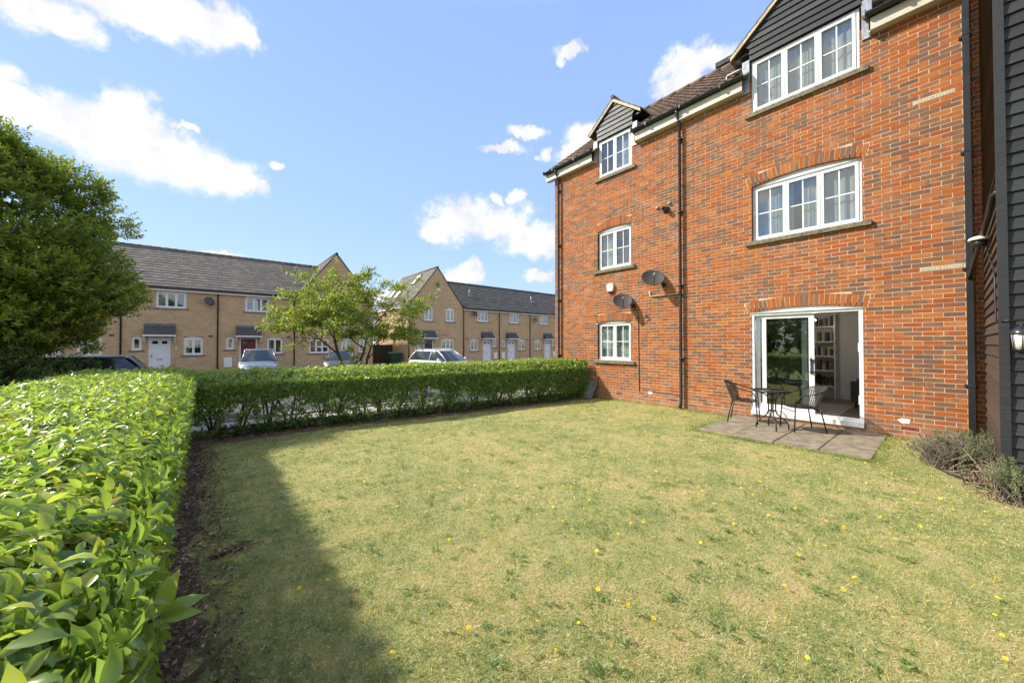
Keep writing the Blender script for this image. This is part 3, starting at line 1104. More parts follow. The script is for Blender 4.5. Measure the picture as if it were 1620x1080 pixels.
# ---- patio door in the brick wall
u0, u1, z0, zs, r = OPEN['P']
f = MB()
f.fb(BW, u0, u1, 0.10, 0.19, -0.12, 0.035)
f.fb(BW, u0, u1, 0.19, 0.235, -0.12, -0.01)
f.fb(BW, u0, u1, zs - 0.06, zs, -0.12, -0.02)
f.fb(BW, u0, u0 + 0.06, 0.235, zs - 0.06, -0.12, -0.022)
f.fb(BW, u1 - 0.06, u1, 0.235, zs - 0.06, -0.12, -0.022)
pd = f.build('patio_door', M['white'], flats)
c = (u1 - u0) / 2
R = (c * c + r * r) / (2 * r)
am = math.asin(c / R)
pts = [(u0, zs + 0.002), (u1, zs + 0.002)] + [((u0 + u1) / 2 + (R - .002) * math.sin(am - 2 * am * i / 12), zs + r - R + (R - .002) * math.cos(am - 2 * am * i / 12)) for i in range(1, 12)]
h = MB()
h.prism(BW, pts, -0.10, -0.035)
h.fb(BW, u0, u1, zs - 0.012, zs - 0.001, -0.019, 0.005)
h.build('arched_head', M['white'], pd)
for (a, b, dd, nm) in ((5.81, 6.68, -0.105, 'fixed_panel'), (5.93, 6.80, -0.065, 'sliding_panel')):
    q = MB()
    lo, hi = 0.237, zs - 0.062
    q.fb(BW, a, b, lo, lo + 0.10, dd - 0.03, dd + 0.003)
    q.fb(BW, a, b, hi - 0.075, hi, dd - 0.03, dd + 0.003)
    q.fb(BW, a, a + 0.075, lo + 0.10, hi - 0.075, dd - 0.03, dd)
    q.fb(BW, b - 0.085, b, lo + 0.10, hi - 0.075, dd - 0.03, dd)
    q.build(nm, M['white'], pd)
    q = MB()
    q.fb(BW, a + 0.075, b - 0.085, lo + 0.10, hi - 0.075, dd - 0.018, dd - 0.014)
    q.build('pane', M['doorglass'], pd)
q = MB()
hu = 6.765
q.fb(BW, hu - 0.03, hu + 0.03, 1.03, 1.06, -0.064, -0.02)
q.fb(BW, hu - 0.03, hu + 0.03, 1.26, 1.29, -0.064, -0.02)
q.fb(BW, hu - 0.028, hu - 0.008, 1.0, 1.32, -0.064, -0.055)
q.fb(BW, hu + 0.012, hu + 0.03, 1.06, 1.26, -0.034, -0.02)
q.build('handle', M['blackplastic'], pd)
q = MB()
for zz in (0.5, 1.45):
    q.fb(BW, u1 - 0.075, u1 - 0.06, zz, zz + 0.16, -0.07, -0.045)
q.build('keep_plate', M['white'], pd)

# the room behind the patio door
q = MB()
RX0, RX1, RY0, RY1 = 9.15, 12.9, 0.2, 4.4
q.box(RX1, RY0, 0.12, RX1 + 0.1, 3.62, 2.55)
q.box(RX1, 3.62, 0.12, RX1 + 0.1, RY1, 0.9)  # gap above this piece is out of sight, added to brighten the room
q.box(RX1, 3.62, 2.3, RX1 + 0.1, RY1, 2.55)
q.box(RX0, RY1, 0.12, RX1, RY1 + 0.1, 2.55)
q.box(RX0, RY0 - 0.1, 0.12, RX1, RY0, 2.55)
q.box(RX0, RY0, 2.5, RX1, RY1, 2.6)
q.box(RX0, RY0, 2.3, RX0 + 0.02, 0.99, 2.5)
q.box(RX0, RY0, 0.12, RX0 + 0.02, 0.99, 2.5)
q.box(RX0, 2.77, 0.12, RX0 + 0.02, RY1, 2.5)
q.box(RX0, 0.99, 2.3, RX0 + 0.02, 2.77, 2.5)
q.build('room_lining', M['roomwall'], pd)
q = MB()
q.box(RX0, RY0, 0.06, RX1, RY1, 0.14)
q.build('room_floor', M['roomfloor'], pd)
q = MB()
q.box(RX1 - 0.02, RY0, 0.14, RX1 - 0.001, RY1, 0.24)
q.build('skirting', M['white'], pd)
q = MB()
q.box(9.6, 1.45, 0.14, 11.6, 3.4, 0.152)
tag(q.build('rug', M['rug']), 'pale rug on the dark floor just inside the patio door', 'rug')
shelf = empty('bookshelf', (12.75, 2.2, 0.14), 'tall white alcove shelves with books inside the patio door', 'bookshelf')
q = MB()
q.box(12.60, 1.93, 0.14, 12.88, 1.96, 2.35)
q.box(12.60, 2.62, 0.14, 12.88, 2.65, 2.35)
q.build('side_panel', M['white'], shelf)
SHZ = [0.45, 0.86, 1.24, 1.62, 2.02]
for zz in SHZ:
    q = MB()
    q.box(12.60, 1.962, zz, 12.88, 2.618, zz + 0.035)
    q.build('shelf', M['white'], shelf)
BC = [simple('book_cover', c, 0.6, 0.1, 20) for c in ((0.05, 0.05, 0.06), (0.16, 0.05, 0.04), (0.30, 0.26, 0.2), (0.05, 0.09, 0.1), (0.22, 0.16, 0.06))]
bk = 0
for si, zz in enumerate(SHZ):
    y = 1.99
    for k in range(4):
        wd = random.uniform(0.03, 0.07)
        hh = random.uniform(0.17, 0.27)
        q = MB()
        x_ = 12.66 + random.uniform(0, 0.03)
        q.box(x_, y, zz + 0.036, x_ + 0.17, y + wd, zz + 0.036 + hh)
        tag(q.build('book', BC[bk % 5]), '%s book, %s from the wall side on the %s white alcove shelf' % (('black', 'dark red', 'beige', 'dark teal', 'brown')[bk % 5], ('first', 'second', 'third', 'fourth')[3 - k], ('lowest', 'second lowest', 'middle', 'second highest', 'top')[si]), 'book', 'books on the alcove shelves')
        bk += 1
        y += wd + random.uniform(0.01, 0.1)
cl_ = empty('added_pendant_lamp', (11.5, 2.14, 2.5), 'small lit ceiling lamp glowing by the alcove shelves indoors', 'lamp')  # lamp added to brighten the room, hung where a small glint shows
q = MB(); q.tube([(11.5, 2.14, 2.5), (11.5, 2.14, 2.20)], .006, 6); q.build('flex', M['blackplastic'], cl_)
m, n, p = material('added_lamp_glow')
p.inputs['Emission Color'].default_value = (1.0, 0.86, 0.66, 1)
p.inputs['Emission Strength'].default_value = 7
q = MB(); q.lathe((11.5, 2.14, 2.13), (0, 0, 1), [(0.0, 0.02), (0.02, 0.025), (0.03, 0.04), (0.02, 0.06), (0.0, 0.07)], 14); q.build('bulb', m, cl_)
lb = bpy.data.lights.new('room_fill_light', 'POINT')  # extra point light beside the added lamp, lifts the dark room
lb.energy = 2.0
lb.color = (1.0, 0.9, 0.76)
lb.shadow_soft_size = 0.08
lo = bpy.data.objects.new('room_fill_light', lb)
C.objects.link(lo)
lo.location = (11.38, 2.14, 2.05)
pf = MB()
pf.box(12.86, 3.0, 1.15, 12.89, 3.5, 1.95)
tag(pf.build('picture', BC[0]), 'dark framed picture hanging on the back wall of the living room', 'picture')
ac = empty('armchair', (11.75, 1.15, 0.14), 'dark grey upholstered armchair inside the open patio door', 'armchair')
q = MB(); q.box(11.4, 0.8, 0.26, 12.1, 1.45, 0.56); q.build('seat', M['greycloth'], ac)
q = MB(); q.box(11.35, 0.78, 0.56, 12.1, 0.95, 0.98); q.build('backrest', M['greycloth'], ac)
q = MB(); q.box(11.28, 0.80, 0.26, 11.39, 1.47, 0.74); q.build('armrest', M['greycloth'], ac)
q = MB(); q.box(12.11, 0.80, 0.26, 12.22, 1.47, 0.74); q.build('armrest', M['greycloth'], ac)
for (x, y) in ((11.4, .86), (12.1, .86), (11.4, 1.4), (12.1, 1.4)):
    q = MB(); q.tube([(x, y, 0.14), (x, y, 0.262)], 0.018, 6); q.build('leg', M['fence'], ac)
P_ = RNG.normal(0, 0.05, (26, 3)) + np.array([12.7, 2.3, 0.62])
D_ = np.stack([RNG.normal(-.3, .6, 26), RNG.normal(0, .6, 26), RNG.uniform(.0, 1, 26)], 1)
a_, b_, c_, t_ = shoots(P_, D_, 5, 0.1)
hp = link_mesh('houseplant', scatter_mesh('houseplant', LEAF2, a_, b_, c_, 0.09, 0.05, RNG.random(len(a_))), M['houseplant'], None)
tag(hp, 'bushy dark houseplant on the lowest alcove shelf indoors', 'houseplant')

# ---- dormer gables: boards, barge boards, roofs, lead cheeks
def gable(uc, half, zeave, slope, vbot, ub0, ub1, pitch, deep):
    zap = zeave + half * slope
    g = empty('gable', (0, 0, 0))
    g.parent = flats
    g.location = Vector((WX, 8.5 - uc, vbot)) - flats.location
    zz = vbot
    k = 0
    while zz < zap - 0.03:
        t = min(zz + pitch + 0.012, zap)
        def hw(v):
            return half - 0.02 - max(0, v - zeave) / slope
        def lim(v):
            h_ = hw(v)
            return (max(uc - h_, ub0 if v <= zeave else -99), min(uc + h_, ub1 if v <= zeave else 99))
        a0, b0 = lim(zz)
        a1, b1 = lim(t)
        if t >= zap - 0.001 or b1 - a1 < 0.02:
            a1 = b1 = uc
        q = MB()
        q.cur = random.random()
        O = BW[0]
        def pt(u, v, d_):
            return (O[0] - d_, O[1] - u, v)
        q.hexa([pt(a0, zz, 0.01), pt(b0, zz, 0.01), pt(b1, t, 0.01), pt(a1, t, 0.01),
                pt(a0, zz, 0.048), pt(b0, zz, 0.048), pt(b1, t, 0.020), pt(a1, t, 0.020)])
        q.build('board', M['gableboard'], g)
        zz += pitch
        k += 1
    ov = 0.10
    for sgn in (-1, 1):
        q = MB()
        pts = [(uc, zap + 0.03), (uc + sgn * (half + 0.06), zeave - 0.02 * slope - 0.02), (uc + sgn * (half + 0.06), zeave - 0.12), (uc, zap - 0.075)]
        if sgn < 0:
            pts = pts[::-1]
        q.prism(BW, pts, 0.05, 0.09)
        q.build('barge_board', M['barge'], g)
    # roof slopes running back into the main roof, as tiles
    q = MB()
    nx = max(2, int(deep / 0.3))
    sl_ = math.hypot(half + 0.10, (half + 0.10) * slope)
    ny = max(3, int(sl_ / 0.22))
    for sgn in (-1, 1):
        for j in range(ny):
            t0, t1 = j / ny, (j + 1.1) / ny
            for i in range(nx):
                q.cur = random.random()
                x0 = WX - 0.095 + deep * i / nx
                x1 = x0 + deep / nx - 0.01
                pts = []
                for (xx) in (x0, x1):
                    for (t_, dz) in ((t0, 0.05), (t1, 0.03), (t1, 0.005), (t0, 0.02)):
                        uu = uc + sgn * (half + 0.10) * (1 - t_)
                        zz_ = zeave - 0.10 * slope + (half + 0.10) * slope * t_ + dz
                        pts.append((xx, 8.5 - uu, zz_))
                q.hexa(pts)
    q.cur = 0.3
    q.tube([(WX - 0.11, 8.5 - uc, zap + 0.06), (WX - 0.14 + deep, 8.5 - uc, zap + 0.06)], 0.06, 8)
    q.build('roof_tiles', M['browntile'], g)
    for sgn in (-1, 1):
        q = MB()
        e_ = ub0 if sgn < 0 else ub1
        a, b = (e_ - 0.14, e_ - 0.004) if sgn < 0 else (e_ + 0.004, e_ + 0.14)
        q.fb(BW, a, b, 7.02 if deep else 7, vbot + 0.05, -0.6, 0.028)
        q.build('lead_cheek', M['lead'], g)
    q = MB()
    q.fb(BW, uc - half, uc + half, zeave - 0.09, zeave - 0.05, -1.2, -0.02)
    q.build('soffit', M['blackplastic'], g)
    return g


gable(2.345, 0.80, 7.96, 0.80, 7.62, 1.76, 2.93, 0.135, 1.6)
gable(6.65, 1.18, 7.98, 0.86, 7.68, 5.77, 7.53, 0.135, 2.6)

# ---- main roof: individual tiles
RE_X, RE_Z, RR_X, RR_Z = 8.85, 7.36, 11.7, 9.67
slen = math.hypot(RR_X - RE_X, RR_Z - RE_Z)
NC = 13
TW = 0.30
DX, DZ = (RR_X - RE_X) / NC, (RR_Z - RE_Z) / NC
nrm = Vector((-(RR_Z - RE_Z), 0, RR_X - RE_X)).normalized()
tile_mesh = {}
def tile_data(key):
    if key not in tile_mesh:
        q = MB()
        q.cur = (key + 0.5) / 12
        L = slen / NC * 1.12
        dv = Vector((DX, 0, DZ)).normalized()
        # gently rolled profile across the width
        prof = [(0.0, 0.016), (0.06, 0.045), (0.12, 0.03), (0.20, 0.006), (0.27, 0.010), (0.29, 0.018)]
        P = []
        for s_, lift in ((0, 0.022), (1, 0.0)):
            for (y_, h_) in prof:
                P.append(dv * (L * s_) + Vector((0, y_, 0)) + nrm * (h_ + lift))
        for (y_, h_) in prof:
            P.append(Vector((0, y_, 0)) + nrm * (h_ + 0.022 - 0.02))
        n_ = len(prof)
        F = [(i, i + 1, n_ + i + 1, n_ + i) for i in range(n_ - 1)] + [(2 * n_ + i, 2 * n_ + i + 1, i + 1, i) for i in range(n_ - 1)]
        q.add(P, F, False)
        o = q.build('roof_tile', M['browntile'])
        tile_mesh[key] = o.data
        bpy.data.objects.remove(o)
    return tile_mesh[key]


cand = []
for j in range(NC):
    k = 0
    y = 8.78 - TW
    while y > -1.2:
        zmid = RE_Z + DZ * (j + 0.5)
        ingab = (abs((8.5 - (y + 0.15)) - 2.345) < 0.72 and zmid < 8.1) or (abs((8.5 - (y + 0.15)) - 6.65) < 1.1 and zmid < 8.4)
        if not ingab:
            cand.append((j, y + random.uniform(-0.004, 0.004)))
        y -= TW
cand.sort(key=lambda c_: 0 if c_[1] > 0.3 else 1)
nt = 0
rest = []
for (j, y) in cand:
    if nt < 296 and y > 0.2:
        o = link_mesh('roof_tile', tile_data(random.randrange(12)), None, flats)
        o.location = Vector((RE_X + DX * j, y, RE_Z + DZ * j)) - flats.location
        nt += 1
    else:
        rest.append((j, y))
q = MB()
for (j, y) in rest:
    q.cur = random.random()
    A = Vector((RE_X + DX * j, y, RE_Z + DZ * j)) + nrm * 0.03
    Bv = A + Vector((DX * 1.1, 0, DZ * 1.1)) - nrm * 0.02
    q.add([A, A + Vector((0, .29, 0)), Bv + Vector((0, .29, 0)), Bv, A - nrm * .02, A + Vector((0, .29, 0)) - nrm * .02], [(0, 1, 2, 3), (4, 5, 1, 0)])
tag(q.build('roof_tiles', M['browntile'], flats), kind='stuff')
q = MB()                                     # roof deck and far slope
RT = (RR_Z - RE_Z) / (RR_X - RE_X)
for (ya, yb, xs) in ((8.74, 6.72, RE_X), (6.72, 5.58, 9.5), (5.58, 2.74, RE_X), (2.74, 0.96, 9.5), (0.96, -6, RE_X)):
    zs_ = RE_Z + (xs - RE_X) * RT
    q.hexa([(xs, yb, zs_ - 0.06), (RR_X, yb, RR_Z - 0.06), (RR_X, ya, RR_Z - 0.06), (xs, ya, zs_ - 0.06),
            (xs, yb, zs_ - 0.01), (RR_X, yb, RR_Z - 0.01), (RR_X, ya, RR_Z - 0.01), (xs, ya, zs_ - 0.01)])
q.hexa([(RR_X, -6, RR_Z - 0.06), (14.6, -6, 7.3), (14.6, 8.74, 7.3), (RR_X, 8.74, RR_Z - 0.06),
        (RR_X, -6, RR_Z + 0.02), (14.6, -6, 7.38), (14.6, 8.74, 7.38), (RR_X, 8.74, RR_Z + 0.02)])
q.build('roof_deck', M['browntile'], flats)
q = MB()
for i in range(32):
    q.cur = random.random()
    y = 8.76 - i * 0.45
    q.tube([(RR_X, y, RR_Z + 0.0), (RR_X, y - 0.44, RR_Z + 0.01)], 0.11, 8)
q.build('ridge_tiles', M['browntile'], flats)
q = MB(); q.box(RR_X - 0.12, 2.9 + 1.05, RR_Z + 0.1, RR_X + 0.12, 2.9 + 1.5, RR_Z + 0.24)
q.build('ridge_vent', M['blackplastic'], flats)
q = MB()                                     # verge and gable triangle on the far end
q.add([(9.1, 8.5, 7.2), (14.3, 8.5, 7.2), (RR_X, 8.5, 9.55), (9.1, 8.36, 7.2), (14.3, 8.36, 7.2), (RR_X, 8.36, 9.55)], [(0, 1, 2), (5, 4, 3), (0, 2, 5, 3), (1, 4, 5, 2)])
q.build('gable_wall', M['redwall'], flats)
q = MB()
q.hexa([(RE_X, 8.70, RE_Z - 0.16), (RR_X, 8.70, RR_Z - 0.16), (RR_X, 8.765, RR_Z - 0.16), (RE_X, 8.765, RE_Z - 0.16),
        (RE_X, 8.70, RE_Z - 0.061), (RR_X, 8.70, RR_Z - 0.061), (RR_X, 8.765, RR_Z - 0.061), (RE_X, 8.765, RE_Z - 0.061)])
q.build('verge_board', M['cream'], flats)

# fascia, soffit and gutters in three runs
for (ya, yb) in ((8.76, 6.86), (5.44, 2.84), (0.86, -0.34)):
    q = MB()
    q.box(8.865, yb, 7.06, 8.885, ya, 7.27)
    q.box(8.886, yb, 7.06, 9.018, ya, 7.08)
    q.box(8.865, ya - 0.02, 7.03, 9.018, ya + 0.001, 7.27) if ya < 8 else None
    q.build('fascia', M['cream'], flats)
    q = MB(); q.box(8.85, yb, 7.271, 8.89, ya, 7.355); q.build('eaves_strip', M['pipe'], flats)
    q = MB()
    n_ = 8
    for i in range(n_):
        a0 = math.pi + math.pi * i / n_
        a1 = math.pi + math.pi * (i + 1) / n_
        cx, cz, rr = 8.795, 7.335, 0.062
        P = [(cx + rr * math.cos(t), y_, cz + rr * math.sin(t)) for t in (a0, a1) for y_ in (ya + .03, yb - .03)]
        P2 = [(cx + (rr - .006) * math.cos(t), y_, cz + (rr - .006) * math.sin(t)) for t in (a0, a1) for y_ in (ya + .03, yb - .03)]
        q.add(P + P2, [(0, 1, 3, 2), (4, 6, 7, 5)], True)
    for yy in (ya + .03, yb - .03):
        q.lathe((8.795, yy, 7.335), (0, 1, 0), [(0.064, -0.006), (0.064, 0.006), (0.0, 0.006)], 16)
    y = ya - 0.4
    while y > yb:
        q.box(8.728, y - 0.02, 7.27, 8.862, y + 0.02, 7.345)
        y -= 0.9
    q.build('gutter', M['pipe'], flats)

# downpipes
def downpipe(y, ztop, zbot, rnd_=True, wd=0.036, off=0.075, wide=None):
    q = MB()
    x = WX - off
    if rnd_:
        q.tube([(8.80, y, 7.29), (8.80, y, ztop + 0.10), (x, y, ztop - 0.12), (x, y, zbot + 0.12), (x - 0.06, y, zbot)], wd, 10)
        zz = ztop - 0.5
        while zz > 0.3:
            q.tube([(x, y, zz - 0.03), (x, y, zz + 0.03)], wd + 0.007, 10)
            q.box(x, y - 0.055, zz - 0.012, WX + 0.003, y + 0.055, zz + 0.012)
            zz -= 1.8
    else:
        q.box(x - wd, y - wd, zbot, x + wd, y + wd, ztop)
        zz = 0.95
        while zz < ztop:
            q.box(x - wd - .006, y - wd - .006, zz - 0.015, x + wd + .006, y + wd + .006, zz + 0.015)
            q.box(x + wd, y - wd - 0.035, zz - 0.02, WX + 0.003, y + wd + 0.035, zz + 0.02)
            zz += 1.8
    return q.build('downpipe', M['pipe'], flats)


downpipe(8.27, 7.12, 0.0)
downpipe(4.24, 7.12, 0.03)
dp = downpipe(-0.20, 7.3, 0.05, False, 0.034, 0.07)
q = MB()
q.tube([(8.93, -0.20, 2.58), (8.80, -0.205, 2.65), (6.84, -0.30, 3.09), (6.55, -0.31, 3.2), (6.50, -0.36, 3.24)], 0.024, 8)
q.build('branch_pipe', M['pipe'], flats)

# ---- black weatherboarded wing to the right
wing = empty('timber_clad_wing', (6.35, -0.33, 0), 'black weatherboarded wing standing forward of the brick wall beside the downpipe', 'building')
BF = ((6.40, -0.38, 0.0), (0, -1, 0), (-1, 0, 0))
BS = ((9.0, -0.36, 0.0), (-1, 0, 0), (0, 1, 0))
PITCH = 0.132
q = MB()
q.box(6.42, -6.5, -0.3, 9.3, -0.40, 9.8)
q.build('wall', M['fence'], wing)
z = 0.0
i = 0
while z < 9.4:
    for (B, a, b, mt) in ((BF, 0.014, 6.0, 'blackboard'), (BS, 0.0, 2.56, 'brownboard')):
        q = MB()
        q.cur = random.random()
        O, U, N = B
        jz = random.uniform(-0.002, 0.002)
        def pt(u, v, dd):
            return (O[0] + U[0] * u + N[0] * dd, O[1] + U[1] * u + N[1] * dd, v)
        q.hexa([pt(a, z + jz, 0.0), pt(b, z + jz, 0.0), pt(b, z + PITCH + 0.015, 0.0), pt(a, z + PITCH + 0.015, 0.0),
                pt(a, z + jz, 0.032), pt(b, z + jz, 0.032), pt(b, z + PITCH + 0.015, 0.008), pt(a, z + PITCH + 0.015, 0.008)])
        q.build('board', M[mt], wing)
    z += PITCH
    i += 1
q = MB(); q.box(6.345, -0.392, -0.05, 6.425, -0.325, 9.4); q.build('corner_post', M['blackboard'], wing)
# lamp over the side wall and the coach lantern on the front
lp = empty('bulkhead_lamp', (7.5, -0.36, 2.9), 'round white bulkhead lamp high on the brown boarded side wall', 'wall lamp')
q = MB(); q.lathe((7.5, -0.25, 2.90), (0, 0, 1), [(0.0, 0.055), (0.05, 0.05), (0.09, 0.03), (0.10, 0.0), (0.0, 0.0)], 20); q.build('lamp_shade', M['opaqueglobe'], lp)
q = MB(); q.lathe((7.5, -0.25, 2.82), (0, 0, 1), [(0.0, 0.0), (0.06, 0.0), (0.075, 0.078), (0.0, 0.078)], 16); q.box(7.47, -0.33, 2.83, 7.53, -0.25, 2.87); q.build('lamp_base', M['blackplastic'], lp)
ln = empty('coach_lantern', (6.37, -0.46, 1.6), 'black coach lantern with cream glass on the black boarded wall', 'wall lamp')
q = MB()
cx, cy = 6.27, -0.46
q.lathe((cx, cy, 1.70), (0, 0, 1), [(0.085, 0.0), (0.085, 0.012), (0.05, 0.05), (0.018, 0.075), (0.012, 0.10), (0.0, 0.105)], 6)
q.build('roof_cap', M['blackplastic'], ln)
q = MB(); q.lathe((cx, cy, 1.545), (0, 0, 1), [(0.0, 0.0), (0.055, 0.0), (0.066, 0.153), (0.0, 0.153)], 6); q.build('glass', M['opaqueglobe'], ln)
q = MB()
for k in range(6):
    a = 2 * math.pi * k / 6
    q.tube([(cx + 0.058 * math.cos(a), cy + 0.058 * math.sin(a), 1.54), (cx + 0.07 * math.cos(a), cy + 0.07 * math.sin(a), 1.70)], 0.005, 5)
q.lathe((cx, cy, 1.50), (0, 0, 1), [(0.0, 0.0), (0.02, 0.0), (0.06, 0.035), (0.062, 0.045), (0.0, 0.045)], 6)
q.box(cx, cy - 0.012, 1.60, 6.37, cy + 0.012, 1.625)
q.box(6.352, cy - 0.03, 1.52, 6.37, cy + 0.03, 1.70)
q.build('cage', M['blackplastic'], ln)
q = MB()
q.tube([(7.5, -0.30, 2.84), (7.2, -0.315, 2.6), (6.75, -0.318, 2.45), (6.62, -0.318, 2.3), (6.55, -0.318, 1.86), (6.5, -0.315, 1.83), (6.36, -0.315, 1.83)], 0.007, 6)
q.tube([(6.338, -0.34, 1.83), (6.335, -0.40, 1.835), (6.345, -0.5, 1.83), (6.35, -0.8, 1.82)], 0.007, 6)
tag(q.build('lamp_cable', M['blackplastic']), 'thin black cable running from the bulkhead lamp round the corner post', 'cable')

# ---- things fixed to the brick wall
def dish(loc, rad, aim, label, arm=0.28, mat='dish', wallp=None, grp=None, small=False):
    """oval dish on a bent arm with feed horn"""
    root = empty('satellite_dish', wallp, label, 'satellite dish', grp)
    c = Vector(loc)
    ax = Vector(aim).normalized()
    q = MB()
    prof = []
    for i in range(8):
        t = i / 7
        prof.append((rad * t, 0.14 * rad * t * t * 1.6))
    prof += [(rad + 0.008, 0.14 * rad * 1.6 + 0.002), (rad + 0.006, 0.14 * rad * 1.6 - 0.012)] + [(rad * (1 - i / 7), 0.14 * rad * (1 - i / 7) ** 2 * 1.6 - 0.012) for i in range(8)]
    q.lathe(c, ax, prof, 28)
    q.build('reflector', M[mat], root)
    q = MB()
    w_ = Vector(wallp)
    back = c - ax * 0.03
    q.tube([w_, w_ + (back - w_) * 0.35 + Vector((0, 0, 0.04)), back], 0.016 if not small else 0.03, 8)
    q.tube([w_ + Vector((0.01, 0, 0)), w_ + Vector((-0.012, 0, 0))], 0.06, 10)
    q.lathe(back, ax, [(0.0, -0.04), (0.05, -0.03), (0.06, 0.02), (0.0, 0.022)], 12)
    q.build('bracket', M['blackplastic'], root)
    q = MB()
    dn = (Vector((0, 0, -1)) - ax * Vector((0, 0, -1)).dot(ax)).normalized()
    base = c + dn * rad * 0.98 + ax * 0.02
    tip = c + dn * rad * 0.45 + ax * rad * 1.15
    q.tube([c + dn * rad * 0.7, base + ax * 0.03, tip + dn * 0.02], 0.011, 8)
    q.build('feed_arm', M['blackplastic'], root)
    q = MB()
    q.tube([tip, tip - (tip - c).normalized() * 0.09], [0.026, 0.034], 10)
    q.build('feed_horn', M['lead'], root)
    return root


AIM = (-0.62, -0.50, 0.60)
dish((8.78, 4.88, 3.24), 0.27, AIM, 'larger dark mesh satellite dish above the cream conduit', wallp=(WX, 4.70, 3.10))
dish((8.80, 5.78, 2.74), 0.25, AIM, 'dark mesh satellite dish just above the ground floor window', wallp=(WX, 5.55, 2.62))
ab = empty('alarm_box', (WX, 6.29, 3.2), 'cream alarm box with a dark foot between the two left windows', 'alarm box')
q = MB(); q.prism(BW, [(2.12, 3.10), (2.30, 3.10), (2.33, 3.27), (2.29, 3.33), (2.13, 3.33), (2.09, 3.27)], 0.0, 0.07); q.build('cover', M['alarm'], ab)
q = MB(); q.prism(BW, [(2.15, 3.05), (2.27, 3.05), (2.29, 3.098), (2.13, 3.098)], 0.0, 0.06); q.build('strobe', M['blackplastic'], ab)
q = MB()
q.lathe((WX, 4.62, 5.0), (-1, 0, 0), [(0.09, 0.0), (0.09, 0.012), (0.055, 0.014), (0.055, 0.16), (0.047, 0.16), (0.047, 0.02), (0, 0.02)], 20)
tag(q.build('flue_terminal', M['blackplastic']), 'black round boiler flue sticking out near the middle downpipe', 'flue')
for (yy, zz, lb) in ((4.86, 5.12, 'left of the two small beige pipe ends above the flue'), (4.54, 5.15, 'right of the two small beige pipe ends above the flue')):
    q = MB()
    q.lathe((WX, yy, zz), (-1, 0, 0), [(0.045, 0.0), (0.045, 0.03), (0.03, 0.05), (0.026, 0.06), (0.018, 0.05), (0.0, 0.05)], 14)
    tag(q.build('pipe_end', M['barge']), lb, 'pipe end')
q = MB()
q.tube([(WX - .02, 5.08, 2.93), (WX - 0.03, 5.06, 2.84), (WX - 0.03, 4.98, 2.83), (WX - 0.03, 4.30, 2.83)], 0.017, 8)
q.lathe((WX, 5.08, 2.94), (-1, 0, 0), [(0.03, 0.0), (0.03, 0.03), (0, 0.03)], 10)
tag(q.build('conduit', M['ventcream']), 'cream horizontal conduit below the upper satellite dish', 'pipe')
q = MB()
q.tube([(WX - 0.012, 5.55, 2.6), (WX - 0.010, 5.44, 2.45), (WX - 0.009, 5.42, 2.2), (WX - 0.009, 5.40, 0.3)], 0.008, 6)
tag(q.build('dish_cable', M['blackplastic']), 'black cable dropping down the brick wall from the lower dish', 'cable')
q = MB()
q.tube([(WX - 0.007, 5.34, 0.40), (WX - 0.008, 5.15, 0.36), (WX - 0.008, 4.9, 0.33), (WX - 0.008, 4.6, 0.33), (WX - 0.008, 4.29, 0.31)], 0.007, 6)
tag(q.build('loose_cable', M['blackplastic']), 'thin loose cable along the foot of the brick wall', 'cable')
# leaning slab by the hedge
q = MB()
q.hexa([(8.62, 7.12, -0.08), (8.66, 6.76, -0.08), (8.72, 6.76, -0.08), (8.68, 7.12, -0.08), (8.90, 7.10, 0.50), (8.93, 6.72, 0.50), (8.985, 6.72, 0.49), (8.955, 7.10, 0.49)])
tag(q.build('leaning_slab', M['slab2']), 'mossy grey slab leaning on the brick wall at the end of the hedge', 'slab')
q = MB(); q.box(8.85, -0.28, 0.0, 8.99, -0.10, 0.07)
tag(q.build('drain_block', M['concrete']), 'small pale concrete block at the foot of the right hand downpipe', 'block')

# ------------------------------------------------------------------ patio slabs
pat = empty('patio', (7.9, 1.9, 0), 'small patio of weathered paving slabs in front of the sliding door', 'patio')
ys_ = [0.70, 1.27, 1.83, 2.42, 3.02]
xs_ = [6.93, 7.86, 8.98]
for i in range(4):
    for j in range(2):
        q = MB()
        h = 0.035 + random.uniform(-0.006, 0.006)
        g = 0.0045
        x0, x1, y0, y1 = xs_[j] + g, xs_[j + 1] - g, ys_[i] + g, ys_[i + 1] - g
        if j == 0:
            x0 += random.uniform(-0.03, 0.04)
        b = 0.008
        q.hexa([(x0, y0, -0.1), (x1, y0, -0.1), (x1, y1, -0.1), (x0, y1, -0.1), (x0, y0, h - b), (x1, y0, h - b), (x1, y1, h - b), (x0, y1, h - b)])
        q.hexa([(x0, y0, h - b), (x1, y0, h - b), (x1, y1, h - b), (x0, y1, h - b), (x0 + b, y0 + b, h), (x1 - b, y0 + b, h + random.uniform(-.003, .003)), (x1 - b, y1 - b, h), (x0 + b, y1 - b, h)])
        q.build('slab', M['slab'], pat)
q = MB(); q.box(6.98, 0.72, -0.1, 8.97, 3.0, 0.013); q.build('bedding', M['mulch'], pat)

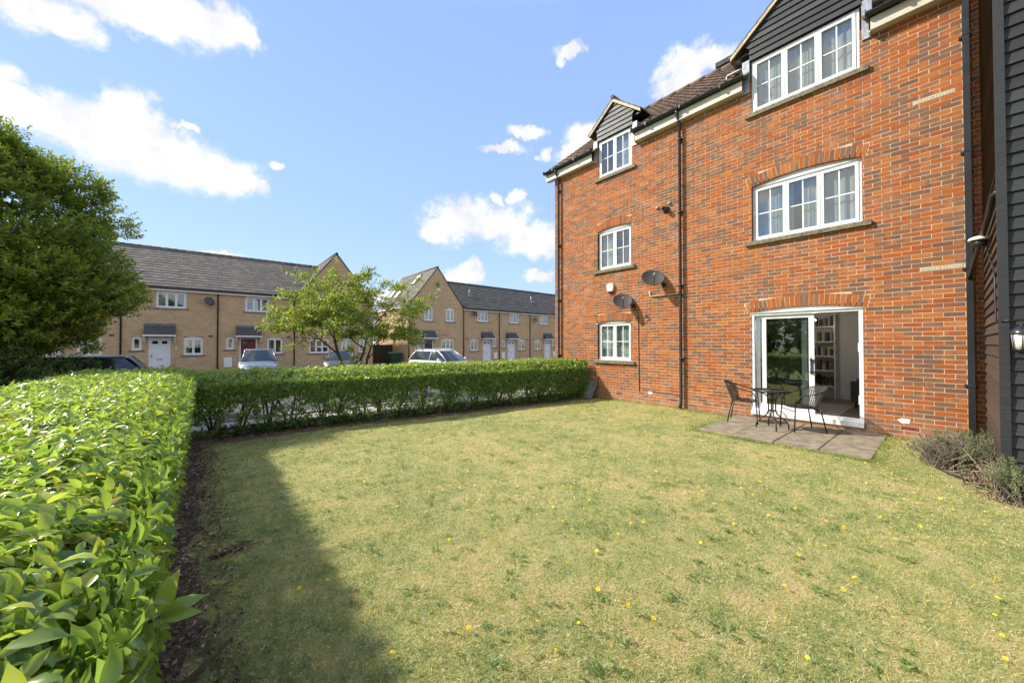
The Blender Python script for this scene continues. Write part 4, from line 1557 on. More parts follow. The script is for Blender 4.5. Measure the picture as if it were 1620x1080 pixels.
# ------------------------------------------------------------------ table and chairs
PZ = 0.037
tb = empty('bistro_table', (8.02, 2.12, PZ), 'round glass bistro table with dark bent tube legs on the patio', 'table')
q = MB()
q.lathe((8.02, 2.12, PZ + 0.70), (0, 0, 1), [(0.0, 0.0), (0.285, 0.0), (0.285, 0.006), (0.0, 0.006)], 36)
q.build('table_top', M['doorglass'], tb)
q = MB()
q.lathe((8.02, 2.12, PZ + 0.70), (0, 0, 1), [(0.284, -0.022), (0.300, -0.022), (0.302, 0.008), (0.286, 0.010), (0.284, -0.022)], 36)
q.build('rim', M['chairmetal'], tb)
for k in range(4):
    a = math.radians(28 + 90 * k)
    ca, sa = math.cos(a), math.sin(a)
    q = MB()
    q.tube([(8.02 + ca * r_, 2.12 + sa * r_, PZ + h_) for (r_, h_) in ((0.26, 0.683), (0.16, 0.66), (0.075, 0.60), (0.055, 0.50), (0.055, 0.34), (0.075, 0.27), (0.15, 0.20), (0.225, 0.135), (0.25, 0.08), (0.252, 0.0))], 0.0115, 8)
    q.build('leg', M['chairmetal'], tb)
q = MB()
q.lathe((8.02, 2.12, PZ + 0.32), (0, 0, 1), [(0.062, 0.0), (0.066, 0.008), (0.062, 0.016), (0.05, 0.008), (0.062, 0)], 20)
q.lathe((8.02, 2.12, PZ + 0.52), (0, 0, 1), [(0.062, 0.0), (0.066, 0.008), (0.062, 0.016), (0.05, 0.008), (0.062, 0)], 20)
q.build('brace_ring', M['chairmetal'], tb)


def bistro_chair(label):
    """local frame: sitter faces +y, origin on the ground under the seat"""
    r = empty('bistro_chair', (0, 0, 0), label, 'chair', 'woven bistro chairs on the patio')
    for sx in (-1, 1):
        q = MB()      # front leg runs up into the arm loop
        q.tube([(sx * .25, .24, 0), (sx * .235, .215, .42)], 0.011, 8)
        q.build('leg', M['chairmetal'], r)
        q = MB()
        q.tube([(sx * .225, -.27, 0), (sx * .19, -.19, .42)], 0.011, 8)
        q.build('leg', M['chairmetal'], r)
    q = MB()
    loop = [(-.235, .215, .42), (-.235, .20, .55), (-.262, .13, .635), (-.285, -.02, .665), (-.285, -.15, .70), (-.235, -.27, .755), (-.12, -.335, .79), (0, -.35, .80),
            (.12, -.335, .79), (.235, -.27, .755), (.285, -.15, .70), (.285, -.02, .665), (.262, .13, .635), (.235, .20, .55), (.235, .215, .42)]
    q.tube(loop, 0.011, 8)
    q.build('arm_frame', M['chairmetal'], r)
    q = MB()
    ring = [(.235 * math.cos(a) * (1 if True else 1), .005 + .23 * math.sin(a), .425) for a in [math.pi * 2 * k / 24 for k in range(25)]]
    q.tube(ring, 0.010, 6, False)
    q.tube([(-.23, .21, .36), (.23, .21, .36)], 0.008, 6)
    q.tube([(-.19, -.19, .38), (.19, -.19, .38)], 0.008, 6)
    q.build('seat_frame', M['chairmetal'], r)
    q = MB()
    P = [(0, 0.005, .412)]
    F = []
    NR, NA = 5, 24
    for i in range(1, NR + 1):
        for k in range(NA):
            a = 2 * math.pi * k / NA
            rr = .23 * i / NR
            P.append((rr * math.cos(a), .005 + rr * .98 * math.sin(a), .412 + .022 * (i / NR) ** 2))
    for k in range(NA):
        F.append((0, 1 + k, 1 + (k + 1) % NA))
    for i in range(NR - 1):
        for k in range(NA):
            a = 1 + i * NA + k
            b = 1 + i * NA + (k + 1) % NA
            F.append((a, a + NA, b + NA, b))
    q.add(P, F, True)
    q.add([(x, y, z_ - 0.012) for (x, y, z_) in P], [f_[::-1] for f_ in F], True)
    q.build('seat', M['rattan'], r)
    # woven back: strands between the seat rear and the back loop
    q = MB()
    NS = 30
    for k in range(NS + 1):
        t = -1 + 2 * k / NS
        a = t * 1.05
        b0 = (.215 * math.sin(a), .005 - .22 * math.cos(a), .43)
        b1 = (.28 * math.sin(a * 1.12), -.07 - .275 * math.cos(a * 1.12), .80 - .10 * abs(t) ** 2)
        m0 = tuple(b0[i] * .5 + b1[i] * .5 for i in range(3))
        m0 = (m0[0], m0[1] - .008 * (1 if k % 2 else -1), m0[2])
        q.tube([b0, m0, b1], 0.0048, 4, False)
    for j in range(1, 13):
        v = j / 13
        pts = []
        for k in range(17):
            t = -1 + 2 * k / 16
            a = t * 1.05
            b0 = Vector((.215 * math.sin(a), .005 - .22 * math.cos(a), .43))
            b1 = Vector((.28 * math.sin(a * 1.12), -.07 - .275 * math.cos(a * 1.12), .80 - .10 * abs(t) ** 2))
            pts.append(b0.lerp(b1, v) + Vector((0, 0.006 * (1 if (k + j) % 2 else -1), 0)))
        q.tube(pts, 0.0055, 4, False)
    q.build('backrest', M['rattan'], r)
    return r


c1 = bistro_chair('black woven bistro chair nearest the middle downpipe, facing the small table')
c1.location = (8.36, 2.68, PZ)
c1.rotation_euler = (0, 0, math.radians(180 + 12))
c2 = c1.copy()
C.objects.link(c2)
for ch in list(c1.children):
    k_ = ch.copy()
    C.objects.link(k_)
    k_.parent = c2
c2['label'] = 'black woven bistro chair standing before the open half of the patio door'
c2.location = (8.30, 1.74, PZ)
c2.rotation_euler = (0, 0, math.radians(38))

# ------------------------------------------------------------------ far terraces
def rooftiles(B, u0, u1, zlo, zhi, run, d_front, mat, name='roof_tiles', parent=None, tw=0.34, course=0.34, clip=None):
    """tiled slope rising from the eaves inwards (run = horizontal depth)"""
    O, U, N = B
    sl_ = math.hypot(run, zhi - zlo)
    nc = int(sl_ / course)
    nu = max(1, int(round((u1 - u0) / tw)))
    V, R_ = [], []
    nn = Vector((N[0] * (zhi - zlo), N[1] * (zhi - zlo), run)).normalized()
    q = MB()
    for j in range(nc):
        t0, t1 = j / nc, min(1, (j + 1.08) / nc)
        for i in range(nu):
            a = u0 + (u1 - u0) * (i - (0.5 if j % 2 else 0)) / nu
            b = a + (u1 - u0) / nu * (1.5 if (j % 2 and i == nu - 1) else 1) - 0.006
            a = max(a, u0)
            if clip:
                lo, hi = clip((t0 + t1) / 2)
                a, b = max(a, lo), min(b, hi)
            if b - a < 0.04:
                continue
            q.cur = random.random()
            lift = 0.028 + random.uniform(-0.003, 0.004)
            def P(u, t, l_):
                dd = d_front - run * t
                return Vector((O[0] + U[0] * u + N[0] * dd, O[1] + U[1] * u + N[1] * dd, O[2] + zlo + (zhi - zlo) * t)) + nn * l_
            q.add([P(a, t0, lift), P(b, t0, lift), P(b, t1, 0.006), P(a, t1, 0.006), P(a, t0, 0), P(b, t0, 0), P(b, t1, 0), P(a, t1, 0)],
                  [(0, 1, 2, 3), (4, 5, 1, 0), (5, 6, 2, 1), (7, 4, 0, 3)])
    o = q.build(name, M[mat], parent)
    tag(o, kind='stuff')
    return o


def entry_door(B, parent, u0, u1, mat, brack=True, wide=1.0, lead='canopylead'):
    q = MB()
    q.fb(B, u0, u0 + .06, -0.2, 1.97, -0.08, 0.01)
    q.fb(B, u1 - .06, u1, -0.2, 1.97, -0.08, 0.01)
    q.fb(B, u0 + .06, u1 - .06, 1.91, 1.97, -0.08, 0.01)
    fr = q.build('door_frame', M['white'], parent)
    q = MB()
    q.fb(B, u0 + .06, u1 - .06, -0.2, 1.91, -0.08, -0.035)
    mw = (u1 - u0 - .12) / 2
    for i in range(2):                       # raised panels
        a = u0 + .06 + i * mw + .07
        q.fb(B, a, a + mw - .14, -0.02, 0.55, -0.035, -0.025)
        q.fb(B, a, a + mw - .14, 0.72, 1.45, -0.035, -0.025)
    dr = q.build('door', M[mat], fr)
    q = MB()
    for i in range(2):
        a = u0 + .06 + i * mw + .09
        q.fb(B, a, a + mw - .18, 1.57, 1.74, -0.034, -0.027)
    q.build('door_glazing', M['carglass'], fr)
    q = MB()
    q.fb(B, (u0 + u1) / 2 - .13, (u0 + u1) / 2 + .13, 0.60, 0.65, -0.03, -0.012)
    q.fb(B, u0 + .10, u0 + .13, 0.75, 0.9, -0.03, 0.02)
    q.build('letter_plate', M['brass'], fr)
    # canopy: lead capped, tiled lean-to on brackets
    a, b = u0 - .20, u1 + .22
    q = MB()
    q.prism(((B[0][0] + B[1][0] * a, B[0][1] + B[1][1] * a, B[0][2]), B[2], (-B[1][0], -B[1][1], -B[1][2])), [(0, 2.12), (0.55, 2.12), (0.55, 2.16), (0.0, 2.66)], -(b - a), 0.0)
    cn = q.build('canopy', M['darktile'], parent)
    q = MB()
    q.fb(B, a - .02, b + .02, 2.64, 2.80, 0.0, 0.05)
    q.build('lead_flashing', M[lead], cn)
    q = MB()
    q.fb(B, a - .03, b + .03, 2.03, 2.118, 0.50, 0.60)
    q.fb(B, a - .03, a + .03, 2.03, 2.118, 0.0, 0.499)
    q.fb(B, b - .03, b + .03, 2.03, 2.118, 0.0, 0.499)
    q.build('canopy_beam', M['white'], cn)
    if brack:
        for x in (a + .02, b - .02):
            q = MB()
            p0 = Vector((B[0][0] + B[1][0] * x + B[2][0] * 0.02, B[0][1] + B[1][1] * x + B[2][1] * 0.02, 1.55))
            p1 = Vector((B[0][0] + B[1][0] * x + B[2][0] * 0.5, B[0][1] + B[1][1] * x + B[2][1] * 0.5, 2.05))
            mid = (p0 + p1) / 2 + Vector((0, 0.05, -0.06))
            q.tube([p0, mid, p1], 0.03, 6)
            q.build('bracket', M['white'], cn)


def house_window(B, parent, u0, u1, v0, v1, n_=2, arch=0.0, bars=(0, 0), curtain=None):
    return make_window(B, parent, u0, u1, v0, v1, n_, bars, arch, dep=-0.06, sillmat='housesill', curtain=curtain, fw=0.06, cw=0.055, room=0.5,
                       sill_h=0.09, sill_p=0.05, sill_o=0.12)


def wall_holes(B, parent, u0, u1, z0, z1, holes, th=0.2, mat='tanbrick'):
    q = MB()
    for (a, b, c_, d_) in rects_minus(u0, u1, z0, z1, holes):
        q.fb(B, a, b, c_, d_, -th, 0.0)
    return q.build('wall', M[mat], parent)


def terrace(x0, Yf, label, doormat='doorwhite', mirror=False, dish_at=None, tile='greytile', curt=True, meter=True, plaque=False, w_=4.4, flue=False, awin='net', rl=0.0, rr=0.0):
    root = empty('terraced_house', (x0 + w_ / 2, Yf, -0.2), label, 'house', 'buff brick terraced houses across the street')
    B = ((x0, Yf, 0.0), (1, 0, 0), (0, -1, 0))
    f = (lambda a, b: (w_ - b, w_ - a)) if mirror else (lambda a, b: (a, b))
    sw = f(.40, .84)
    dr = f(1.14, 2.10)
    wd = f(2.70, 3.64)
    wu = f(1.42, 2.82)
    holes = [(sw[0], sw[1], 1.2, 2.02), (dr[0], dr[1], -0.2, 1.97), (wd[0], wd[1], .87, 2.02), (wu[0], wu[1], 3.79, 4.80)]
    wall_holes(B, root, 0, w_, -0.3, 4.86, holes)
    q = MB()
    q.box(x0 + .01, Yf + 7.9, -0.3, x0 + w_ - .01, Yf + 8.0, 4.9)
    q.build('back_wall', M['tanbrick'], root)
    house_window(B, root, sw[0], sw[1], 1.2, 1.97, 1, .05)
    house_window(B, root, wd[0], wd[1], .87, 1.96, 2, .06, curtain=[(0.0, 0.25, 0, 'net')] if curt else None)
    house_window(B, root, wu[0], wu[1], 3.79, 4.80, 3, 0, curtain=[(0.0, 0.33, 0, 'net')] if awin == 'net' else [(0.34, 1, 0, 'net')])
    entry_door(B, root, dr[0], dr[1], doormat)
    if meter:
        a, b = f(.30, .74)
        q = MB(); q.fb(B, a, b, .02, .66, 0.0, 0.05); q.build('meter_box', M['white'], root)
    if plaque:
        q = MB(); q.fb(B, 2.3, 2.42, 1.25, 1.32, 0.0, 0.015); q.build('house_plaque', M['white'], root)
    a, b = f(3.90, 4.12)
    q = MB(); q.fb(B, a, b, 2.0, 2.13, 0.0, 0.012); q.build('air_brick', M['terracotta'], root)
    q = MB(); q.fb(B, 0, w_, 4.83, 5.00, 0.0, 0.20); q.build('fascia', M['white'], root)
    q = MB(); q.fb(B, 0, w_, 5.0, 5.09, 0.201, 0.30); q.build('gutter', M['blackplastic'], root)
    rooftiles(B, 0, w_, 5.05, 8.15, 4.25, 0.25, tile, parent=root)
    if rl or rr:
        rooftiles(B, -rl if rl else w_, 0 if rl else w_ + rr, 5.475, 8.15, 3.67, -0.33, tile, parent=root)
    q = MB()
    q.prism(((x0, Yf, 0), (0, 1, 0), (1, 0, 0)), [(-.25, 5.0), (4.0, 8.12), (8.2, 5.0), (8.2, 4.9), (-.2, 4.9)], 0.01, w_ - 0.01)
    if rl or rr:
        q.prism(((x0, Yf, 0), (0, 1, 0), (1, 0, 0)), [(.33, 5.43), (4.0, 8.12), (7.6, 5.45)], (0.012 - rl) if rl else w_ - .008, 0.008 if rl else w_ + rr - .01)
    q.build('roof', M[tile], root)
    q = MB()
    for i in range(int((w_ + rl + rr) / .45) + 1):
        q.cur = random.random()
        a = x0 - rl + i * .45
        q.tube([(a, Yf + 4, 8.15), (max(a + .02, min(a + .44, x0 + w_ + rr)), Yf + 4, 8.155)], 0.11, 6)
    q.build('ridge', M[tile], root)
    pu = w_ - 0.03
    q = MB()
    q.tube([(x0 + pu, Yf - .25, 5.02), (x0 + pu, Yf - .06, 4.75), (x0 + pu, Yf - .06, -.2)], 0.04, 8)
    q.build('downpipe', M['blackplastic'], root)
    if flue:
        q = MB(); q.tube([(x0 + 1.9, Yf + 1.9, 6.5), (x0 + 1.9, Yf + 1.9, 7.25)], 0.06, 8); q.box(x0 + 1.65, Yf + 1.65, 6.48, x0 + 2.15, Yf + 1.8, 6.60)
        q.build('roof_vent', M['lead'], root)
    return root


def gable_house(x0, Yf, label, wins, door, depth, tile, sky=False, dcanopy=None, w_=5.7):
    root = empty('gable_house', (x0 + w_ / 2, Yf, -0.2), label, 'house')
    B = ((x0, Yf, 0.0), (1, 0, 0), (0, -1, 0))
    holes = [(a, b, c_, d_ + ar) for (a, b, c_, d_, n_, ar, cu) in wins] + ([(door[0], door[1], -0.2, 1.97)] if door else [])
    wall_holes(B, root, 0, w_, -0.3, 5.0, holes)
    half = w_ / 2
    q = MB(); q.prism(B, [(0, 5.0), (w_, 5.0), (half, 8.62)], -0.2, 0.0); q.build('gable_wall', M['tanbrick'], root)
    for (a, b, c_, d_, n_, ar, cu) in wins:
        house_window(B, root, a, b, c_, d_, n_, ar, (0, 1) if n_ > 1 else (0, 0), cu)
    if door:
        entry_door(B, root, door[0], door[1], door[2])
    q = MB()
    q.box(x0, Yf + .2, -.3, x0 + .2, Yf + depth, 5.0)
    q.box(x0 + w_ - .2, Yf + .2, -.3, x0 + w_, Yf + depth, 5.0)
    q.box(x0 + .2, Yf + depth - .2, -.3, x0 + w_ - .2, Yf + depth, 5.0)
    q.build('side_wall', M['tanbrick'], root)
    q = MB(); q.prism(B, [(0.02, 5.0), (w_ - .02, 5.0), (half, 8.58)], -depth + 0.01, -0.21); q.build('roof', M[tile], root)
    BL = ((x0, Yf, 0.0), (0, 1, 0), (-1, 0, 0))
    BR = ((x0 + w_, Yf, 0.0), (0, 1, 0), (1, 0, 0))
    rooftiles(BL, -0.04, depth, 4.93, 8.66, half + .06, 0.06, tile, parent=root)
    rooftiles(BR, -0.04, depth, 4.93, 8.66, half + .06, 0.06, tile, parent=root)
    q = MB()
    for s_ in (0, 1):
        pts = [(half, 8.70), (w_ + .08, 4.95), (w_ + .02, 4.90), (half, 8.58)]
        if s_ == 0:
            pts = [(w_ - a, b) for (a, b) in pts][::-1]
        q.prism(B, pts, 0.002, 0.05)
    q.build('verge', M['darktile'], root)
    q = MB(); q.tube([(x0 + half, Yf - .05, 8.66), (x0 + half, Yf + depth, 8.66)], .1, 6); q.build('ridge', M[tile], root)
    q = MB()
    q.box(x0 - .09, Yf + .05, 4.80, x0 - 0.002, Yf + depth, 4.93)
    q.build('fascia', M['white'], root)
    if sky:
        for (v, t, L_) in ((2.3, .62, 1.25), (4.4, .30, 1.0), (6.1, .34, 1.1)):
            q = MB()
            g = MB()
            for (mm, e, l0, l1) in ((q, 0.0, 0.02, 0.10), (g, 0.07, 0.101, 0.106)):
                P = []
                for l_ in (l0, l1):
                    for (vv, tt) in ((v + e, t + e / 4), (v + .95 - e, t + e / 4), (v + .95 - e, t + L_ / 4.7 - e / 4), (v + e, t + L_ / 4.7 - e / 4)):
                        xx = x0 - .06 + (half + .06) * tt
                        zz = 4.93 + 3.73 * tt
                        P.append((xx - .79 * l_, Yf + vv, zz + .61 * l_))
                mm.hexa(P)
            s_ = q.build('skylight', M['blackplastic'], root)
            g.build('pane', M['blind'], s_)
    return root, B


H1Y, H2Y = 31.0, 30.5
terrace(-12.45, H1Y, 'terraced house farthest left, mostly hidden behind the big leafy tree')
terrace(-8.05, H1Y, 'terraced house partly hidden by the large tree, left of the white door')
terrace(-3.65, H1Y, 'buff brick terraced house with a white front door and a small satellite dish', plaque=True)
terrace(0.75, H1Y, 'buff brick terraced house with a dark red front door behind the silver car', 'doorred', awin='right', rr=2.4)
gh, BG = gable_house(5.15, H1Y, 'gable fronted buff brick end house behind the small cherry tree',
                     [(.95, 1.92, 3.64, 4.82, 2, .07, [(0.5, 1, 0, 'net')]), (3.55, 4.35, 3.64, 4.82, 2, .07, None), (.94, 2.34, .86, 1.92, 3, .08, None),
                      (3.2, 3.95, .86, 1.96, 2, .06, None), (4.58, 5.04, .86, 1.96, 1, .06, None)], None, 8, 'greytile')
for (a, b) in ((-.30, -.12),):
    q = MB(); q.fb(BG, .05, .22, 1.98, 2.1, 0, .012); q.build('air_brick', M['terracotta'], gh)
gh2, BG2 = gable_house(13.75, H2Y, 'gable fronted buff brick house with skylights and a navy front door',
                       [(1.50, 2.38, 3.66, 4.88, 2, .07, [(0.2, 1, 0, 'net')]), (3.70, 4.66, 3.66, 4.86, 2, .08, [(0, 1, 0, 'net')]), (.60, 1.03, .97, 2.0, 1, .06, None),
                        (3.24, 4.62, 1.0, 1.96, 3, .08, None)], (1.46, 2.38, 'doornavy'), 8, 'greytile', True)
q = MB(); q.fb(BG2, 2.7, 4.1, 2.39, 2.43, 0, .02); q.fb(BG2, 0.0, 1.1, 2.42, 2.46, 0, .02); q.build('string_course', M['housesill'], gh2)
for u_ in (0.03, 5.67):
    q = MB(); q.tube([(13.75 + u_, H2Y - .06, 4.9), (13.75 + u_, H2Y - .06, -.2)], 0.045, 8); q.build('downpipe', M['blackplastic'], gh2)
q = MB(); q.box(13.735, H2Y + .2, 2.40, 13.749, H2Y + 8, 2.46); q.build('string_course', M['housesill'], gh2)
al = empty('alarm_bell', (16.68, H2Y, 6.5), 'round white alarm bell below a diamond brick detail on the gable with skylights', 'alarm bell')
q = MB(); q.lathe((16.68, H2Y, 6.51), (0, -1, 0), [(0.2, 0.0), (0.2, 0.07), (0.14, 0.11), (0.0, 0.12)], 18); q.build('cover', M['alarm'], al)
q = MB(); q.lathe((16.68, H2Y - .12, 6.47), (0, -1, 0), [(0.05, 0.0), (0.04, 0.02), (0.0, 0.02)], 10); q.build('lens', M['terracotta'], al)
q = MB(); q.prism(BG2, [(2.85, 6.75), (3.13, 7.05), (2.85, 7.35), (2.57, 7.05)], 0.0, 0.03); q.build('diamond_detail', M['housesill'], gh2)
terrace(19.45, H2Y, 'terraced house immediately right of the skylight gable, white door and wide canopy', mirror=True, tile='darktile', flue=True, rl=2.4)
terrace(23.85, H2Y, 'terraced house with a white door in the middle of the right hand row', tile='darktile', meter=True)
terrace(28.25, H2Y, 'terraced house beside the corner of the red brick block', mirror=True, tile='darktile', flue=True)
terrace(32.65, H2Y, 'terraced house at the far end, only its dark roof showing', tile='darktile')


def small_dish(x, Y, z, label):
    root = empty('satellite_dish', (x, Y, z), label, 'satellite dish')
    q = MB(); q.lathe((x + .02, Y - .30, z), (0.45, -0.75, 0.35), [(0.0, 0), (0.15, .01), (0.30, .06), (0.30, .05), (.15, -.005), (0, -.015)], 18); q.build('reflector', M['dish'], root)
    q = MB(); q.tube([(x, Y, z - .1), (x, Y - .28, z)], .025, 6); q.tube([(x + .05, Y - .35, z - .28), (x + .2, Y - .62, z - .12)], .015, 6); q.build('bracket', M['blackplastic'], root)


small_dish(0.24, H1Y, 4.29, 'small black satellite dish on the house with the white front door')
small_dish(20.6, H2Y, 4.54, 'small black satellite dish left of the first upper window of the far row')
small_dish(28.85, H2Y, 4.3, 'small black satellite dish right of the tall downpipe on the far row')
aer = empty('tv_aerial', (28.13, H2Y, 4.66), 'thin television aerial rising over the gutter of the far row', 'aerial')
q = MB(); q.tube([(28.13, H2Y - .3, 4.5), (28.13, H2Y - .3, 5.9), (27.9, H2Y - .3, 5.95)], .02, 6); q.build('mast', M['lead'], aer)

# gate between the two gable houses and the green bin
gt = empty('side_gate', (12.2, 34.0, -0.2), 'dark brown boarded gate between the two gable houses', 'gate')
for i in range(18):
    q = MB(); a = 10.87 + i * 0.16
    q.cur = random.random()
    q.box(a, 34.0, -0.25, a + .15, 34.03, 1.48)
    q.build('board', M['fence'], gt)
q = MB(); q.box(10.86, 34.031, 0.2, 13.74, 34.08, .32); q.box(10.86, 34.031, 1.1, 13.74, 34.08, 1.22); q.build('rail', M['fence'], gt)
bn = empty('wheelie_bin', (13.0, 31.6, -0.2), 'dark green wheelie bin beside the gable house with skylights', 'bin')
q = MB()
q.hexa([(12.65, 31.3, -.15), (13.35, 31.3, -.15), (13.35, 31.9, -.15), (12.65, 31.9, -.15), (12.5, 31.15, .72), (13.5, 31.15, .72), (13.5, 32.0, .72), (12.5, 32.0, .72)])
q.build('body', M['green'], bn)
q = MB(); q.hexa([(12.46, 31.1, .722), (13.54, 31.1, .722), (13.54, 32.05, .722), (12.46, 32.05, .722), (12.55, 31.2, .80), (13.45, 31.2, .80), (13.45, 32.0, .84), (12.55, 32.0, .84)]); q.build('lid', M['green'], bn)
for x in (12.7, 13.3):
    q = MB(); q.lathe((x, 31.85, -.1), (1, 0, 0), [(0, -.03), (.1, -.03), (.1, .03), (0, .03)], 12); q.build('wheel', M['rubber'], bn)


# ------------------------------------------------------------------ cars
def car(label, loc, rot, paint, L=4.4, W=1.8, H=1.45, suv=False, estate=False, rails=False):
    """local frame: nose towards -y, origin on the road"""
    r = empty('parked_car', (0, 0, 0), label, 'car', 'cars parked along the street')
    hw = W / 2
    belt = H * 0.60
    fy, ry = -L / 2, L / 2
    st = [  # y, zlow, ztop, half width
        (fy, .30, .52, hw * .70), (fy + .10, .22, .66, hw * .86), (fy + .40, .20, .76, hw * .96), (fy + .95, .20, belt - .04, hw),
        (fy + 1.25, .20, belt + .02, hw), (0, .20, belt + .03, hw), (ry - .9, .20, belt + .04, hw), (ry - .35, .22, belt + .03, hw * .97),
        (ry - .08, .26, belt - .02, hw * .90), (ry, .32, belt - .16, hw * .80)]
    q = MB()
    P, F = [], []
    for (y, zl, zt, w_) in st:
        sec = [(-w_ * .9, zl), (-w_, zl + .14), (-w_, (zl + zt) / 2), (-w_ * .985, zt - .10), (-w_ * .93, zt - .02), (-w_ * .5, zt + .015), (0, zt + .025),
               (w_ * .5, zt + .015), (w_ * .93, zt - .02), (w_ * .985, zt - .10), (w_, (zl + zt) / 2), (w_, zl + .14), (w_ * .9, zl)]
        P += [(x, y, z_) for x, z_ in sec]
    n_ = 13
    for i in range(len(st) - 1):
        for k in range(n_):
            k2 = (k + 1) % n_
            F.append((i * n_ + k, i * n_ + k2, (i + 1) * n_ + k2, (i + 1) * n_ + k))
    F.append(tuple(range(n_)))
    F.append(tuple(range((len(st) - 1) * n_, len(st) * n_))[::-1])
    q.add(P, F, True)
    q.build('body', M[paint], r)
    # greenhouse
    wb, wt = hw * .90, hw * .70
    yb0, yt0 = fy + 1.05, fy + 1.85
    yt1, yb1 = (ry - .55, ry - .12) if (suv or estate) else (ry - 1.15, ry - .45)
    g = MB()
    rings = [(belt, yb0, yb1, wb), (belt + (H - belt) * .5, yb0 + (yt0 - yb0) * .54, yt1 + (yb1 - yt1) * .5, wb * .5 + wt * .5 + .02), (H - .06, yt0, yt1, wt)]
    P = []
    for (z_, a, b, w_) in rings:
        P += [(-w_ * .86, a - .02, z_), (0, a - .09, z_), (w_ * .86, a - .02, z_), (w_, a + .14, z_), (w_, (a + b) / 2, z_), (w_, b - .12, z_), (w_ * .86, b, z_), (0, b + .05, z_), (-w_ * .86, b, z_), (-w_, b - .12, z_), (-w_, (a + b) / 2, z_), (-w_, a + .14, z_)]
    F = []
    for i in range(2):
        for k in range(12):
            k2 = (k + 1) % 12
            F.append((i * 12 + k, i * 12 + k2, (i + 1) * 12 + k2, (i + 1) * 12 + k))
    g.add(P, F, True)
    g.build('windows', M['carglass'], r)
    q = MB()
    base = P[24:]
    top = [(x * .86, y * .9 + (yt0 + yt1) / 2 * .1, H - .015) for (x, y, z_) in base]
    top2 = [(x * .45, y * .5 + (yt0 + yt1) / 2 * .5, H) for (x, y, z_) in base]
    PP = [(x * 1.03, y, z_ - .012) for (x, y, z_) in base] + [(x * 1.02, y, z_ + .022) for (x, y, z_) in base] + top + top2
    F = []
    for i in range(3):
        for k in range(12):
            k2 = (k + 1) % 12
            F.append((i * 12 + k, i * 12 + k2, (i + 1) * 12 + k2, (i + 1) * 12 + k))
    F.append(tuple(range(36, 48)))
    q.add(PP, F, True)
    q.build('roof', M[paint], r)
    for sx in (-1, 1):
        q = MB()
        q.tube([(sx * wb * .93, yb0 + .05, belt), (sx * (wb + wt) * .46, (yb0 + yt0) / 2 + .04, belt + (H - belt) * .5), (sx * wt * .95, yt0 + .05, H - .05)], .032, 6)
        q.build('pillar', M[paint], r)
        q = MB()
        q.tube([(sx * wb * .95, yb1 - .05, belt), (sx * (wb + wt) * .475, (yb1 + yt1) / 2 - .04, belt + (H - belt) * .5), (sx * wt * .95, yt1 - .05, H - .05)], .05, 6)
        q.build('pillar', M[paint], r)
        q = MB()
        q.tube([(sx * wb * 1.0, .25, belt), (sx * wt * 1.01, .20, H - .05)], .03, 6)
        q.build('pillar', M[paint], r)
    if rails:
        for sx in (-1, 1):
            q = MB(); q.tube([(sx * wt * .9, yt0 + .15, H - .02), (sx * wt * .9, yt0 + .3, H + .045), (sx * wt * .9, yt1 - .3, H + .045), (sx * wt * .9, yt1 - .1, H - .02)], .018, 6); q.build('roof_rail', M['lead'], r)
    for sx in (-1, 1):
        for y in (fy + .85, ry - .85):
            q = MB(); q.lathe((sx * (hw - .10), y, .32), (sx, 0, 0), [(0, -.1), (.30, -.1), (.325, -.06), (.325, .08), (.30, .105), (.21, .105)], 22)
            wh = q.build('wheel', M['rubber'], r)
            q = MB(); q.lathe((sx * (hw - .10), y, .32), (sx, 0, 0), [(.21, .10), (.19, .07), (.06, .085), (0, .09)], 10); q.build('rim', M['chrome'], wh)
        q = MB(); q.hexa([(sx * hw * .52, fy + .055, .54), (sx * hw * .83, fy + .19, .56), (sx * hw * .86, fy + .34, .60), (sx * hw * .55, fy + .22, .60),
                          (sx * hw * .52, fy + .085, .66), (sx * hw * .80, fy + .22, .70), (sx * hw * .86, fy + .42, .735), (sx * hw * .55, fy + .28, .70)]); q.build('headlight', M['headlight'], r)
        q = MB(); q.box(sx * hw * .80 - .10, ry - .16, .66, sx * hw * .80 + .10, ry + .0, .98 if estate else .84); q.build('tail_light', M['taillight'], r)
        q = MB(); q.hexa([(sx * (hw - .02), fy + 1.35, belt + .02), (sx * (hw + .16), fy + 1.35, belt + .04), (sx * (hw + .16), fy + 1.47, belt + .04), (sx * (hw - .02), fy + 1.47, belt + .02),
                          (sx * (hw - .02), fy + 1.35, belt + .10), (sx * (hw + .14), fy + 1.37, belt + .16), (sx * (hw + .14), fy + 1.47, belt + .16), (sx * (hw - .02), fy + 1.47, belt + .10)])
        q.build('mirror', M[paint], r)
    q = MB(); q.box(-hw * .45, fy - .012, .40, hw * .45, fy + .04, .56); q.build('grille', M['blackplastic'], r)
    q = MB(); q.box(-.26, fy - .025, .33, .26, fy - .013, .44); q.build('number_plate', M['plate'], r)
    r.location = loc
    r.rotation_euler = (0, 0, rot)
    return r


car('silver blue hatchback parked nose out before the dark red door', (2.35, 24.2, -0.2), math.radians(-6), 'carsilver', 4.3, 1.8, 1.50)
car('black estate car parked beside the big leafy tree', (-3.42, 15.4, -0.2), math.radians(-90 + 2), 'carblack', 4.7, 1.8, 1.47, estate=True)
car('white family car with roof rails beyond the middle of the hedge', (10.1, 17.9, -0.2), math.radians(14), 'carwhite', 4.2, 1.80, 1.45, suv=True, rails=True)
car('dark grey car half hidden behind the trunks of the small cherry tree', (6.7, 24.6, -0.2), math.radians(-22), 'cargrey', 4.1, 1.74, 1.36)

# ------------------------------------------------------------------ hedges
def hedge_core(P, n_per, seed):
    pass


